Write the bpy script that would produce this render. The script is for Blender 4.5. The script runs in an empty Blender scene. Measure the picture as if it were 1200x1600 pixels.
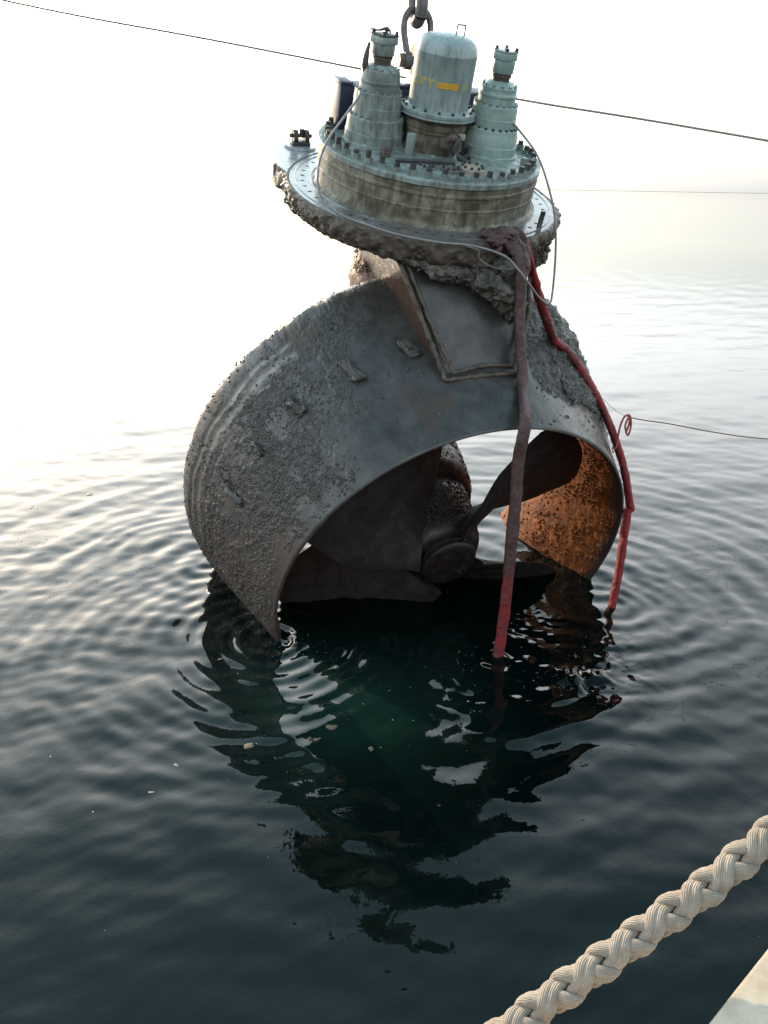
import bpy, bmesh, math, random
import numpy as np
from mathutils import Matrix, Vector
random.seed(7); RNG = np.random.default_rng(7)
S = bpy.context.scene; COL = S.collection

# ------------------------------------------------------------------ camera, sky, sun, exposure
CAM_POS = (0.0, 0.0, 3.5)
cx = Vector((0.9998625, 0.0064635, 0.0152681)); cy = Vector((-0.0165799, 0.3897867, 0.9207560))
cz = cx.cross(cy)
cd = bpy.data.cameras.new('camera'); cam = bpy.data.objects.new('camera', cd); COL.objects.link(cam)
M = Matrix((cx, cy, cz)).transposed().to_4x4(); M.translation = CAM_POS; cam.matrix_world = M
cd.sensor_fit = 'VERTICAL'; cd.sensor_height = 24.0; cd.sensor_width = 18.0; cd.lens = 18.0
cd.clip_start = 0.05; cd.clip_end = 30000
S.camera = cam

SUN_AZ, SUN_EL = math.radians(-30), math.radians(16)      # azimuth from +Y, positive to +X
W = bpy.data.worlds.new('World'); S.world = W; W.use_nodes = True
wn = W.node_tree; wn.nodes.clear()
sky = wn.nodes.new('ShaderNodeTexSky'); sky.sky_type = 'NISHITA'; sky.sun_disc = False
sky.sun_elevation = SUN_EL; sky.sun_rotation = SUN_AZ
sky.air_density = 1.0; sky.dust_density = 1.5; sky.ozone_density = 1.0; sky.altitude = 0
bg = wn.nodes.new('ShaderNodeBackground'); bg.inputs[1].default_value = 0.06
wo = wn.nodes.new('ShaderNodeOutputWorld')
# thin bright haze over the clear sky, thicker towards the horizon all the way round
tcw = wn.nodes.new('ShaderNodeTexCoord'); sep = wn.nodes.new('ShaderNodeSeparateXYZ'); wn.links.new(tcw.outputs['Generated'], sep.inputs[0])
hz = wn.nodes.new('ShaderNodeValToRGB'); wn.links.new(sep.outputs['Z'], hz.inputs[0]); he = hz.color_ramp.elements
while len(he) < 7: he.new(.5)
for e_, (p_, c_) in zip(he, ((0.0, (.15, .195, .25)), (.085, (.24, .24, .255)), (.17, (.80, .79, .775)), (.25, (1.0, .98, .945)), (.5, (.78, .86, .87)), (.75, (.195, .315, .345)), (1.0, (.078, .158, .188)))): e_.position = p_; e_.color = (*c_, 1)
bg2 = wn.nodes.new('ShaderNodeBackground'); bg2.inputs[1].default_value = 1.5
dotn = wn.nodes.new('ShaderNodeVectorMath'); dotn.operation = 'DOT_PRODUCT'; wn.links.new(tcw.outputs['Generated'], dotn.inputs[0])
dotn.inputs[1].default_value = (math.sin(SUN_AZ)*math.cos(SUN_EL), math.cos(SUN_AZ)*math.cos(SUN_EL), math.sin(SUN_EL))
ph1 = wn.nodes.new('ShaderNodeMapRange'); wn.links.new(dotn.outputs['Value'], ph1.inputs[0])        # haze scatters forward: brighter round the sun
for i_, v_ in ((1, -1.0), (2, 1.0), (3, .0), (4, 1.0)): ph1.inputs[i_].default_value = v_
ph2 = wn.nodes.new('ShaderNodeMath'); ph2.operation = 'POWER'; wn.links.new(ph1.outputs[0], ph2.inputs[0]); ph2.inputs[1].default_value = 3.8
ph3 = wn.nodes.new('ShaderNodeMath'); ph3.operation = 'MULTIPLY_ADD'; wn.links.new(ph2.outputs[0], ph3.inputs[0]); ph3.inputs[1].default_value = 1.5; ph3.inputs[2].default_value = .66
wn.links.new(ph3.outputs[0], bg2.inputs[1])
wn.links.new(hz.outputs[0], bg2.inputs[0])
add = wn.nodes.new('ShaderNodeAddShader'); wn.links.new(bg.outputs[0], add.inputs[0]); wn.links.new(bg2.outputs[0], add.inputs[1])
wn.links.new(sky.outputs[0], bg.inputs[0]); wn.links.new(add.outputs[0], wo.inputs[0])
sd = bpy.data.lights.new('sun', 'SUN'); sun = bpy.data.objects.new('sun', sd); COL.objects.link(sun)
sd.energy = 2.6; sd.angle = math.radians(0.6); sd.color = (1.0, 0.76, 0.50)
tos = Vector((math.sin(SUN_AZ)*math.cos(SUN_EL), math.cos(SUN_AZ)*math.cos(SUN_EL), math.sin(SUN_EL)))
sun.rotation_euler = tos.to_track_quat('Z', 'Y').to_euler(); sun.location = (-6, 10, 9)
S.view_settings.view_transform = 'Standard'; S.view_settings.look = 'None'
S.view_settings.exposure = 1.05; S.view_settings.gamma = 1.0; S.view_settings.use_curve_mapping = False
S.cycles.use_denoising = True
S.cycles.max_bounces = 8; S.cycles.glossy_bounces = 4; S.cycles.diffuse_bounces = 4
S.cycles.caustics_reflective = False; S.cycles.caustics_refractive = False
S.cycles.sample_clamp_indirect = 8.0

# ------------------------------------------------------------------ noise
def _h(ix, iy, iz, s):
    h = (ix.astype(np.int64)*374761393 + iy.astype(np.int64)*668265263 + iz.astype(np.int64)*2147483647 + s*974711) & 0x7fffffff
    h = ((h ^ (h >> 13))*1274126177) & 0x7fffffff
    h = h ^ (h >> 16)
    return (h & 0xffff)/32767.5 - 1.0
def vnoise(P, s=0):
    P = np.asarray(P, float); i = np.floor(P); f = P - i; u = f*f*f*(f*(f*6-15)+10)
    ix, iy, iz = i[..., 0], i[..., 1], i[..., 2]; r = 0
    for a in (0, 1):
        for b in (0, 1):
            for c in (0, 1):
                w = (u[..., 0] if a else 1-u[..., 0])*(u[..., 1] if b else 1-u[..., 1])*(u[..., 2] if c else 1-u[..., 2])
                r = r + w*_h(ix+a, iy+b, iz+c, s)
    return r
def fbm(P, o=4, s=0, g=0.5):
    r = 0; a = 1; P = np.asarray(P, float)
    for k in range(o):
        r = r + a*vnoise(P*(2.03**k) + 17.3*k, s+k); a *= g
    return r
def sstep(a, b, x):
    t = np.clip((x-a)/(b-a), 0, 1); return t*t*(3-2*t)

# ------------------------------------------------------------------ materials
def node_mat(name):
    m = bpy.data.materials.new(name); m.use_nodes = True; nt = m.node_tree
    return m, nt, nt.nodes['Principled BSDF']
def N(nt, t, **kw):
    n = nt.nodes.new(t)
    for k, v in kw.items():
        if k.startswith('i_'): n.inputs[int(k[2:]) if k[2:].isdigit() else k[2:].replace('_', ' ')].default_value = v
        else: setattr(n, k, v)
    return n
def noise(nt, scale, detail=6, rough=0.6, dist=0.0, stretch=None):
    tc = N(nt, 'ShaderNodeTexCoord'); n = N(nt, 'ShaderNodeTexNoise')
    n.inputs['Scale'].default_value = scale; n.inputs['Detail'].default_value = detail
    n.inputs['Roughness'].default_value = rough; n.inputs['Distortion'].default_value = dist
    if stretch:
        mp = N(nt, 'ShaderNodeMapping'); mp.inputs['Scale'].default_value = stretch
        nt.links.new(tc.outputs['Object'], mp.inputs[0]); nt.links.new(mp.outputs[0], n.inputs['Vector'])
    else: nt.links.new(tc.outputs['Object'], n.inputs['Vector'])
    return n.outputs[0]
def ramp(nt, fac, stops):
    r = N(nt, 'ShaderNodeValToRGB'); nt.links.new(fac, r.inputs[0]); e = r.color_ramp.elements
    while len(e) < len(stops): e.new(0.5)
    for k, (p, c) in zip(e, stops):
        k.position = p; k.color = (c[0], c[1], c[2], 1) if isinstance(c, (tuple, list)) else (c, c, c, 1)
    return r.outputs[0]
def mix(nt, fac, a, b, mode='MIX'):
    m = N(nt, 'ShaderNodeMix', data_type='RGBA', blend_type=mode)
    if isinstance(fac, (int, float)): m.inputs[0].default_value = fac
    else: nt.links.new(fac, m.inputs[0])
    for i, v in ((6, a), (7, b)):
        if isinstance(v, (tuple, list)): m.inputs[i].default_value = (*v, 1)
        else: nt.links.new(v, m.inputs[i])
    return m.outputs[2]
def attr(nt, name): return N(nt, 'ShaderNodeAttribute', attribute_name=name).outputs['Fac']
def math_(nt, op, a, b=0.0):
    m = N(nt, 'ShaderNodeMath', operation=op)
    for i, v in ((0, a), (1, b)):
        if isinstance(v, (int, float)): m.inputs[i].default_value = v
        else: nt.links.new(v, m.inputs[i])
    return m.outputs[0]
def bump(nt, bsdf, hs):
    prev = None
    for h, st, d in hs:
        b = N(nt, 'ShaderNodeBump'); b.inputs['Distance'].default_value = d
        if isinstance(st, (int, float)): b.inputs['Strength'].default_value = st
        else: nt.links.new(st, b.inputs['Strength'])
        nt.links.new(h, b.inputs['Height'])
        if prev: nt.links.new(prev, b.inputs['Normal'])
        prev = b.outputs[0]
    nt.links.new(prev, bsdf.inputs['Normal'])
def worn(name, stops, sc=6, rough=(0.35, 0.65), bumps=((60, .4, .004),), streak=None, metal=0.0, spec=0.5, speck=None):
    m, nt, b = node_mat(name)
    c = ramp(nt, noise(nt, sc, 8, .65, .4), stops)
    if streak:
        f = ramp(nt, noise(nt, 9, 6, .7, .2, stretch=(2.6, 2.6, .5)), ((.46, 0.0), (.68, 1.0)))
        c = mix(nt, math_(nt, 'MULTIPLY', f, streak[1]), c, streak[0])
    if speck:
        f = ramp(nt, noise(nt, speck[1], 3, .5), ((speck[2], 0.0), (speck[2]+.05, 1.0)))
        c = mix(nt, f, c, speck[0])
    nt.links.new(c, b.inputs['Base Color'])
    r = ramp(nt, noise(nt, sc*1.7, 6, .6), ((.35, rough[0]), (.65, rough[1]))); nt.links.new(r, b.inputs['Roughness'])
    b.inputs['Metallic'].default_value = metal; b.inputs['Specular IOR Level'].default_value = spec
    bump(nt, b, [(noise(nt, s, 6, .65), st, d) for s, st, d in bumps])
    return m
G = (.29, .365, .345); G2 = (.20, .25, .235); GD = (.05, .06, .05)
m_teal = worn('teal_machine_paint', ((.30, (.13, .19, .17)), (.42, G2), (.6, G), (.8, (.29, .43, .41))), 7, (.3, .6),
              ((40, .25, .004), (160, .2, .002)), streak=((.09, .095, .08), .95), speck=((.03, .03, .028), 26, .70))
m_teal_clean = worn('teal_paint_fresh', ((.28, (.17, .22, .20)), (.40, (.27, .37, .345)), (.62, (.33, .445, .42)), (.8, (.39, .50, .475))), 6, (.25, .5),
              ((40, .2, .003), (160, .15, .002)), streak=((.13, .19, .17), .4), speck=((.03, .03, .028), 24, .73))
m_tank = worn('tank_paint', ((.3, (.22, .29, .29)), (.55, (.33, .41, .41)), (.8, (.41, .49, .49))), 5, (.3, .5),
              ((40, .15, .003), (160, .12, .002)), streak=((.10, .135, .13), .7), speck=((.03, .04, .045), 30, .70))
m_drum = worn('drum_scaled_paint', ((.30, (.055, .048, .034)), (.44, (.12, .11, .08)), (.56, (.24, .23, .175)), (.75, (.36, .36, .29))), 6, (.35, .7),
              ((14, .5, .012), (60, .4, .004)), streak=((.055, .05, .033), .85))
m_plate_plain = worn('flange_plate_wet', ((.3, (.20, .22, .23)), (.6, (.40, .44, .46)), (.8, (.5, .54, .56))), 8, (.08, .25), ((30, .2, .003), (120, .2, .002)),
               streak=((.06, .06, .055), .5))
def m_plate_():
    m = m_plate_plain; nt = m.node_tree; b = nt.nodes['Principled BSDF']; c0 = b.inputs['Base Color'].links[0].from_socket
    tc = N(nt, 'ShaderNodeTexCoord'); sp = N(nt, 'ShaderNodeSeparateXYZ'); nt.links.new(tc.outputs['Object'], sp.inputs[0])
    f = math_(nt, 'ADD', math_(nt, 'MULTIPLY', sp.outputs['Y'], -1.3), math_(nt, 'MULTIPLY', math_(nt, 'SUBTRACT', noise(nt, 5, 6, .65), .5), 2.2))
    f = ramp(nt, f, ((.45, 0.0), (.85, .95)))                           # silt smeared over the front of the flange
    mud = ramp(nt, noise(nt, 18, 6, .65), ((.3, (.06, .058, .055)), (.7, (.15, .145, .135))))
    nt.links.new(mix(nt, f, c0, mud), b.inputs['Base Color']); return m
m_plate = m_plate_()
m_bolt = worn('bolt_steel', ((.35, (.025, .027, .03)), (.6, (.06, .065, .065)), (.8, (.12, .14, .135))), 40, (.35, .6), ((120, .3, .002),))
m_hole_shade = worn('hole_shade_black', ((.4, (.006, .006, .006)), (.7, (.012, .012, .012))), 30, (.5, .7), ((120, .1, .001),))
m_rustcap = worn('neck_rust', ((.3, (.05, .04, .035)), (.55, (.11, .085, .075)), (.8, (.18, .17, .16))), 30, (.4, .7), ((90, .4, .004),))
m_crust = worn('marine_crust', ((.3, (.035, .028, .022)), (.5, (.085, .068, .052)), (.7, (.14, .115, .09)), (.85, (.26, .23, .19))), 14, (.3, .75),
               ((30, .7, .012), (110, .8, .006)))
m_mud = worn('grey_mud', ((.3, (.05, .047, .04)), (.5, (.10, .095, .085)), (.7, (.16, .155, .14)), (.85, (.22, .21, .19))), 9, (.22, .6),
             ((22, .7, .012), (90, .8, .005)))
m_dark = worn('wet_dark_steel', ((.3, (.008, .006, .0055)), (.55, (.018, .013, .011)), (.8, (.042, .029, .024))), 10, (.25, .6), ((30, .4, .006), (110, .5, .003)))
m_brown = worn('rusty_brown_steel', ((.3, (.05, .028, .018)), (.55, (.12, .065, .04)), (.8, (.20, .12, .08))), 9, (.35, .7), ((25, .7, .01), (90, .7, .005)))
m_stem = worn('stem_rust_crust', ((.3, (.12, .07, .045)), (.55, (.24, .15, .105)), (.8, (.34, .24, .18))), 9, (.45, .8), ((25, .9, .014), (90, .8, .006)))
m_navy = worn('navy_paint', ((.3, (.012, .014, .045)), (.6, (.02, .024, .07)), (.8, (.035, .04, .09))), 5, (.35, .55), ((40, .15, .003),))
m_shackle = worn('galvanised_dull_steel', ((.3, (.09, .085, .085)), (.6, (.17, .16, .16)), (.8, (.25, .235, .235))), 20, (.35, .6), ((70, .25, .003),), metal=.3)
m_cream = worn('cream_cover_paint', ((.3, (.30, .25, .19)), (.6, (.43, .37, .29)), (.8, (.5, .45, .37))), 18, (.35, .6), ((80, .2, .002),))
m_lump = worn('barnacle_shell', ((.3, (.022, .020, .018)), (.55, (.055, .051, .047)), (.75, (.10, .096, .09))), 25, (.25, .6), ((180, .4, .002),))
m_lumpr = worn('barnacle_rust', ((.3, (.07, .02, .006)), (.55, (.16, .045, .011)), (.75, (.27, .095, .026))), 25, (.6, .9), ((180, .4, .002),), spec=.15)

def m_nozzle_outer():
    m, nt, b = node_mat('nozzle_wet_silt')
    n1 = noise(nt, 5, 8, .65, .5)
    smooth = ramp(nt, n1, ((.3, (.028, .030, .030)), (.5, (.052, .054, .053)), (.7, (.082, .084, .080))))
    rough = ramp(nt, noise(nt, 12, 8, .7, .3), ((.3, (.020, .018, .016)), (.5, (.042, .039, .036)), (.68, (.072, .067, .061)), (.82, (.12, .11, .098))))
    r = attr(nt, 'rough'); c = mix(nt, r, smooth, rough)
    scr = ramp(nt, noise(nt, 10, 5, .6), ((.3, (.20, .19, .17)), (.7, (.33, .315, .285))))
    c = mix(nt, attr(nt, 'scrape'), c, scr)
    c = mix(nt, attr(nt, 'rust_brown'), c, (.075, .045, .032))
    nt.links.new(c, b.inputs['Base Color'])
    rg = ramp(nt, noise(nt, 14, 6, .6), ((.3, .16), (.7, .40)))
    rg = math_(nt, 'ADD', rg, math_(nt, 'MULTIPLY', r, .12)); nt.links.new(rg, b.inputs['Roughness'])
    bs = math_(nt, 'ADD', math_(nt, 'MULTIPLY', r, .6), .12)
    bump(nt, b, [(noise(nt, 38, 6, .7), bs, .012), (noise(nt, 120, 5, .7), bs, .006), (noise(nt, 8, 3, .5), .25, .01)])
    return m
m_nozzle = m_nozzle_outer()
def m_nozzle_inner():
    m, nt, b = node_mat('nozzle_rusty_bore')
    c = ramp(nt, noise(nt, 7, 8, .7, .4), ((.28, (.06, .020, .006)), (.45, (.15, .042, .009)), (.6, (.30, .085, .013)), (.78, (.36, .125, .028))))
    c = mix(nt, attr(nt, 'edge'), c, (.035, .03, .024))  # bore darkens at the outlet lip: shade put into the colour
    nt.links.new(c, b.inputs['Base Color']); b.inputs['Roughness'].default_value = .7; b.inputs['Specular IOR Level'].default_value = .2
    bump(nt, b, [(noise(nt, 45, 6, .7), .8, .012), (noise(nt, 130, 5, .7), .7, .005)])
    return m
m_bore = m_nozzle_inner()
def m_sling_():
    m, nt, b = node_mat('red_sling_fabric')
    red = ramp(nt, noise(nt, 16, 6, .65), ((.3, (.15, .012, .014)), (.6, (.30, .018, .022)), (.8, (.36, .035, .035))))
    mud = ramp(nt, noise(nt, 20, 6, .7), ((.3, (.035, .025, .024)), (.7, (.10, .07, .066))))
    f = math_(nt, 'ADD', attr(nt, 'mud'), math_(nt, 'MULTIPLY', math_(nt, 'SUBTRACT', noise(nt, 9, 5, .6), .5), 1.3))
    f = ramp(nt, f, ((.3, 0.0), (.75, .92)))
    nt.links.new(mix(nt, f, red, mud), b.inputs['Base Color']); b.inputs['Roughness'].default_value = .55
    bump(nt, b, [(noise(nt, 26, 5, .65), .9, .02), (noise(nt, 220, 2, .5), .4, .001)])
    return m
m_sling = m_sling_()
def m_rope_():
    m, nt, b = node_mat('plaited_fibre')
    uv = N(nt, 'ShaderNodeUVMap'); mp = N(nt, 'ShaderNodeMapping'); nt.links.new(uv.outputs[0], mp.inputs[0])
    w = N(nt, 'ShaderNodeTexWave'); w.inputs['Scale'].default_value = 1.0; w.inputs['Distortion'].default_value = 1.2
    w.inputs['Detail'].default_value = 2; w.inputs['Detail Scale'].default_value = 1.5
    nt.links.new(mp.outputs[0], w.inputs[0])
    c = ramp(nt, noise(nt, 45, 6, .7), ((.3, (.26, .22, .175)), (.55, (.38, .325, .27)), (.8, (.48, .42, .36))))
    c = mix(nt, ramp(nt, w.outputs['Fac'], ((0.0, .42), (.4, 0.0))), c, (.16, .125, .095))
    grime = ramp(nt, noise(nt, 13, 5, .6), ((.52, 0.0), (.75, .5))); c = mix(nt, grime, c, (.24, .19, .14))
    nt.links.new(c, b.inputs['Base Color']); b.inputs['Roughness'].default_value = .8; b.inputs['Specular IOR Level'].default_value = .2
    bump(nt, b, [(w.outputs['Fac'], .8, .0016), (noise(nt, 500, 3, .6), .4, .0008)])
    return m
m_rope = m_rope_()
m_cable = worn('grey_cable_sheath', ((.3, (.16, .16, .16)), (.7, (.30, .30, .30))), 20, (.4, .6), ((120, .2, .001),))
m_line = worn('mooring_line_fibre', ((.3, (.22, .18, .16)), (.7, (.38, .32, .28))), 30, (.7, .9), ((90, .6, .004),))
m_cord = worn('red_cord', ((.3, (.22, .05, .035)), (.7, (.38, .09, .06))), 30, (.6, .8), ((200, .4, .001),))
m_twine = worn('brown_twine', ((.3, (.12, .06, .045)), (.7, (.22, .12, .09))), 30, (.6, .8), ((200, .4, .001),))
m_deck = worn('cream_deck_paint', ((.3, (.42, .36, .28)), (.6, (.54, .48, .39)), (.8, (.60, .55, .47))), 5, (.4, .65), ((25, .25, .003), (120, .2, .001)),
              streak=((.33, .28, .21), .7), speck=((.22, .12, .07), 11, .70))
m_debris = worn('floating_scum', ((.3, (.05, .04, .022)), (.7, (.12, .10, .06))), 60, (.5, .8), ((150, .5, .003),))
m_white_bit = worn('pale_scrap', ((.3, (.07, .08, .08)), (.7, (.15, .16, .155))), 60, (.4, .6), ((150, .3, .002),))
m_black_bit = worn('dark_weed', ((.3, (.012, .014, .01)), (.7, (.03, .032, .02))), 60, (.5, .8), ((150, .5, .003),))
m_foam = worn('foam', ((.3, (.10, .12, .12)), (.7, (.24, .26, .26))), 60, (.3, .6), ((150, .3, .002),))
def m_letter_():
    m, nt, b = node_mat('faded_yellow_stencil')
    c = mix(nt, ramp(nt, noise(nt, 34, 5, .7), ((.40, 0.0), (.62, 1.0))), (.62, .42, .06), (.27, .36, .33))
    nt.links.new(c, b.inputs['Base Color']); b.inputs['Roughness'].default_value = .5; return m
m_letter = m_letter_()
m_arrow = worn('yellow_arrow_paint', ((.3, (.62, .33, .04)), (.7, (.72, .40, .05))), 20, (.4, .6), ((100, .1, .001),))
def m_water_():
    m, nt, b = node_mat('harbour_water')
    c = ramp(nt, noise(nt, .5, 4, .6), ((.35, (.0005, .0024, .0024)), (.7, (.0012, .0050, .0046))))
    tc = N(nt, 'ShaderNodeTexCoord'); mp = N(nt, 'ShaderNodeMapping'); mp.inputs['Location'].default_value = (.15, -3.4, 0); mp.inputs['Scale'].default_value = (.62, .72, 1)
    gr = N(nt, 'ShaderNodeTexGradient', gradient_type='QUADRATIC_SPHERE'); nt.links.new(tc.outputs['Object'], mp.inputs[0]); nt.links.new(mp.outputs[0], gr.inputs[0])
    silt = math_(nt, 'MULTIPLY', gr.outputs['Fac'], ramp(nt, noise(nt, 1.1, 4, .6), ((.3, .35), (.7, 1.0))))       # silt cloud stirred up round the unit
    c = mix(nt, silt, c, (.010, .036, .028))
    nt.links.new(c, b.inputs['Base Color']); b.inputs['Roughness'].default_value = .03; b.inputs['IOR'].default_value = 1.333
    bump(nt, b, [(noise(nt, 9, 3, .55), .10, .010), (noise(nt, 2.2, 4, .6), .11, .03)])
    return m
m_water = m_water_()
def m_far_():
    m, nt, b = node_mat('open_water')
    b.inputs['Base Color'].default_value = (.001, .004, .0045, 1); b.inputs['Roughness'].default_value = .05; b.inputs['IOR'].default_value = 1.333
    bump(nt, b, [(noise(nt, .35, 5, .6), .22, .30)])
    return m
m_far = m_far_()

# ------------------------------------------------------------------ mesh helpers
def link(name, me, mat, parent=None, smooth=True):
    o = bpy.data.objects.new(name, me); COL.objects.link(o)
    if mat and not me.materials: me.materials.append(mat)
    if smooth and len(me.polygons): me.polygons.foreach_set('use_smooth', np.ones(len(me.polygons), bool))
    if parent: o.parent = parent
    return o
def np_mesh(name, V, F, attrs=None):
    V = np.asarray(V, np.float32); F = np.asarray(F, np.int32)
    me = bpy.data.meshes.new(name); me.vertices.add(len(V)); me.vertices.foreach_set('co', V.ravel())
    k = F.shape[1]; me.loops.add(F.size); me.loops.foreach_set('vertex_index', F.ravel())
    me.polygons.add(len(F)); me.polygons.foreach_set('loop_start', np.arange(0, F.size, k, dtype=np.int32))
    me.polygons.foreach_set('loop_total', np.full(len(F), k, np.int32))
    me.update(calc_edges=True); me.validate()
    for n, a in (attrs or {}).items():
        at = me.attributes.new(n, 'FLOAT', 'POINT'); at.data.foreach_set('value', np.asarray(a, np.float32).ravel())
    return me
def grid_faces(nu, nv, wrap_v=False, wrap_u=False):
    iu = np.arange(nu if wrap_u else nu-1); iv = np.arange(nv if wrap_v else nv-1)
    a, b = np.meshgrid(iu, iv, indexing='ij'); a2 = (a+1) % nu; b2 = (b+1) % nv
    return np.stack([a*nv+b, a2*nv+b, a2*nv+b2, a*nv+b2], -1).reshape(-1, 4)
def pmesh(name, V, F):
    me = bpy.data.meshes.new(name); me.from_pydata([tuple(map(float, v)) for v in V], [], F); me.update(); return me
def auto_flat(o, ang=35):
    me = o.data
    for p in me.polygons: p.use_smooth = True
    try: me.set_sharp_from_angle(angle=math.radians(ang))
    except Exception: pass
    return o
def lathe(name, prof, mat, parent, seg=64, c=(0, 0, 0), wob=0.0, seed=0, ang=30):
    prof = np.array(prof, float); th = np.linspace(0, 2*math.pi, seg, endpoint=False)
    V = np.zeros((len(prof), seg, 3)); V[..., 0] = prof[:, 0, None]*np.cos(th); V[..., 1] = prof[:, 0, None]*np.sin(th); V[..., 2] = prof[:, 1, None]
    V = V.reshape(-1, 3) + np.array(c)
    if wob: V = V + wob*np.stack([fbm(V*9, 3, seed+i) for i in range(3)], -1)
    F = [tuple(f) for f in grid_faces(len(prof), seg, wrap_v=True)]
    F = [f[::-1] for f in F]
    if prof[0, 0] > 1e-4: F.append(tuple(range(seg-1, -1, -1)))
    if prof[-1, 0] > 1e-4: F.append(tuple((len(prof)-1)*seg + i for i in range(seg)))
    me = pmesh(name, V, F); bm = bmesh.new(); bm.from_mesh(me); bmesh.ops.remove_doubles(bm, verts=bm.verts, dist=1e-6)
    bmesh.ops.recalc_face_normals(bm, faces=bm.faces); bm.to_mesh(me); bm.free()
    return auto_flat(link(name, me, mat, parent), ang)
def box_bm(bm, c, s, rot=None, bev=0.0):
    r = bmesh.ops.create_cube(bm, size=1.0); vs = r['verts']
    bmesh.ops.scale(bm, vec=s, verts=vs)
    if bev:
        es = list({e for v in vs for e in v.link_edges})
        g = bmesh.ops.bevel(bm, geom=es, offset=bev, segments=2, affect='EDGES', profile=.5)
        vs = list({v for f in g['faces'] for v in f.verts} | {v for v in vs if v.is_valid})
    if rot: bmesh.ops.rotate(bm, cent=(0, 0, 0), matrix=rot, verts=vs)
    bmesh.ops.translate(bm, vec=c, verts=vs); return vs
def from_bm(name, bm, mat, parent=None, ang=35):
    me = bpy.data.meshes.new(name); bm.to_mesh(me); bm.free(); return auto_flat(link(name, me, mat, parent), ang)
def box(name, c, s, mat, parent=None, rot=None, bev=0.004):
    bm = bmesh.new(); box_bm(bm, c, s, rot, bev); return from_bm(name, bm, mat, parent)
def spline(P, n):
    P = np.array(P, float); k = len(P); Q = np.vstack([2*P[0]-P[1], P, 2*P[-1]-P[-2]])
    t = np.linspace(0, k-1-1e-9, n); i = np.floor(t).astype(int); f = (t-i)[:, None]
    a, b, c, d = Q[i], Q[i+1], Q[i+2], Q[i+3]
    return .5*((2*b)+(-a+c)*f+(2*a-5*b+4*c-d)*f**2+(-a+3*b-3*c+d)*f**3)
def frames(P, up=(0, 0, 1)):
    T = np.gradient(P, axis=0); T /= np.linalg.norm(T, axis=1)[:, None]+1e-12
    n = np.cross(T[0], up); n = n if np.linalg.norm(n) > 1e-3 else np.cross(T[0], (1, 0, 0)); n /= np.linalg.norm(n)
    Ns = []
    for t in T:
        n = n - t*(n@t); n /= np.linalg.norm(n); Ns.append(n)
    Ns = np.array(Ns); return T, Ns, np.cross(T, Ns)
def tube_np(P, r, seg=10, flat=1.0, up=(0, 0, 1)):
    P = np.asarray(P, float); T, A, B = frames(P, up); r = np.broadcast_to(np.asarray(r, float), (len(P),))
    th = np.linspace(0, 2*math.pi, seg, endpoint=False)
    V = P[:, None] + r[:, None, None]*(np.cos(th)[None, :, None]*A[:, None] + flat*np.sin(th)[None, :, None]*B[:, None])
    F = [tuple(f) for f in grid_faces(len(P), seg, wrap_v=True)]
    F += [tuple(range(seg-1, -1, -1)), tuple((len(P)-1)*seg+i for i in range(seg))]
    return V.reshape(-1, 3), F
def tube(name, P, r, mat, parent=None, seg=10, flat=1.0, attrs=None):
    V, F = tube_np(P, r, seg, flat); me = pmesh(name, V, F)
    for k, a in (attrs or {}).items():
        at = me.attributes.new(k, 'FLOAT', 'POINT'); at.data.foreach_set('value', np.repeat(np.asarray(a, np.float32), seg))
    return link(name, me, mat, parent)
def tag(o, label, cat, group=None):
    o['label'] = label; o['category'] = cat
    if group: o['group'] = group
    return o
def thing(name, label, cat, mw=None, group=None):
    o = bpy.data.objects.new(name, None); o.empty_display_size = .2; COL.objects.link(o)
    if mw is not None: o.matrix_world = mw
    return tag(o, label, cat, group)

# ------------------------------------------------------------------ thruster frame (local +Z = steering axis, -Y = jet direction)
R0 = np.array([[0.9235, -0.3648, 0.1151], [0.3823, 0.8784, -0.2884], [0.0041, 0.3101, 0.9507]])
u_, _, v_ = np.linalg.svd(R0); R0 = u_@v_; T0 = np.array([.2772, 6.7882, 3.4814])
def L2W(p): return np.asarray(p, float)@R0.T + T0
def W2L(p): return (np.asarray(p, float)-T0)@R0
MW = Matrix(R0.tolist()).to_4x4(); MW.translation = T0.tolist()
TAU = .0576
AX = np.array([0, math.cos(TAU), math.sin(TAU)])          # upstream along the nozzle axis
UPN = np.array([0, -math.sin(TAU), math.cos(TAU)]); CN = np.array([0, -1.853, -2.654])
XH = np.array([1.0, 0, 0])
def noz(t, r, phi):
    t, r, phi = np.broadcast_arrays(np.asarray(t, float), r, phi)
    return CN + t[..., None]*AX + r[..., None]*(np.cos(phi)[..., None]*UPN + np.sin(phi)[..., None]*XH)
def Rout(t): return 1.62 + .46*np.asarray(t)/1.5

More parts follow.
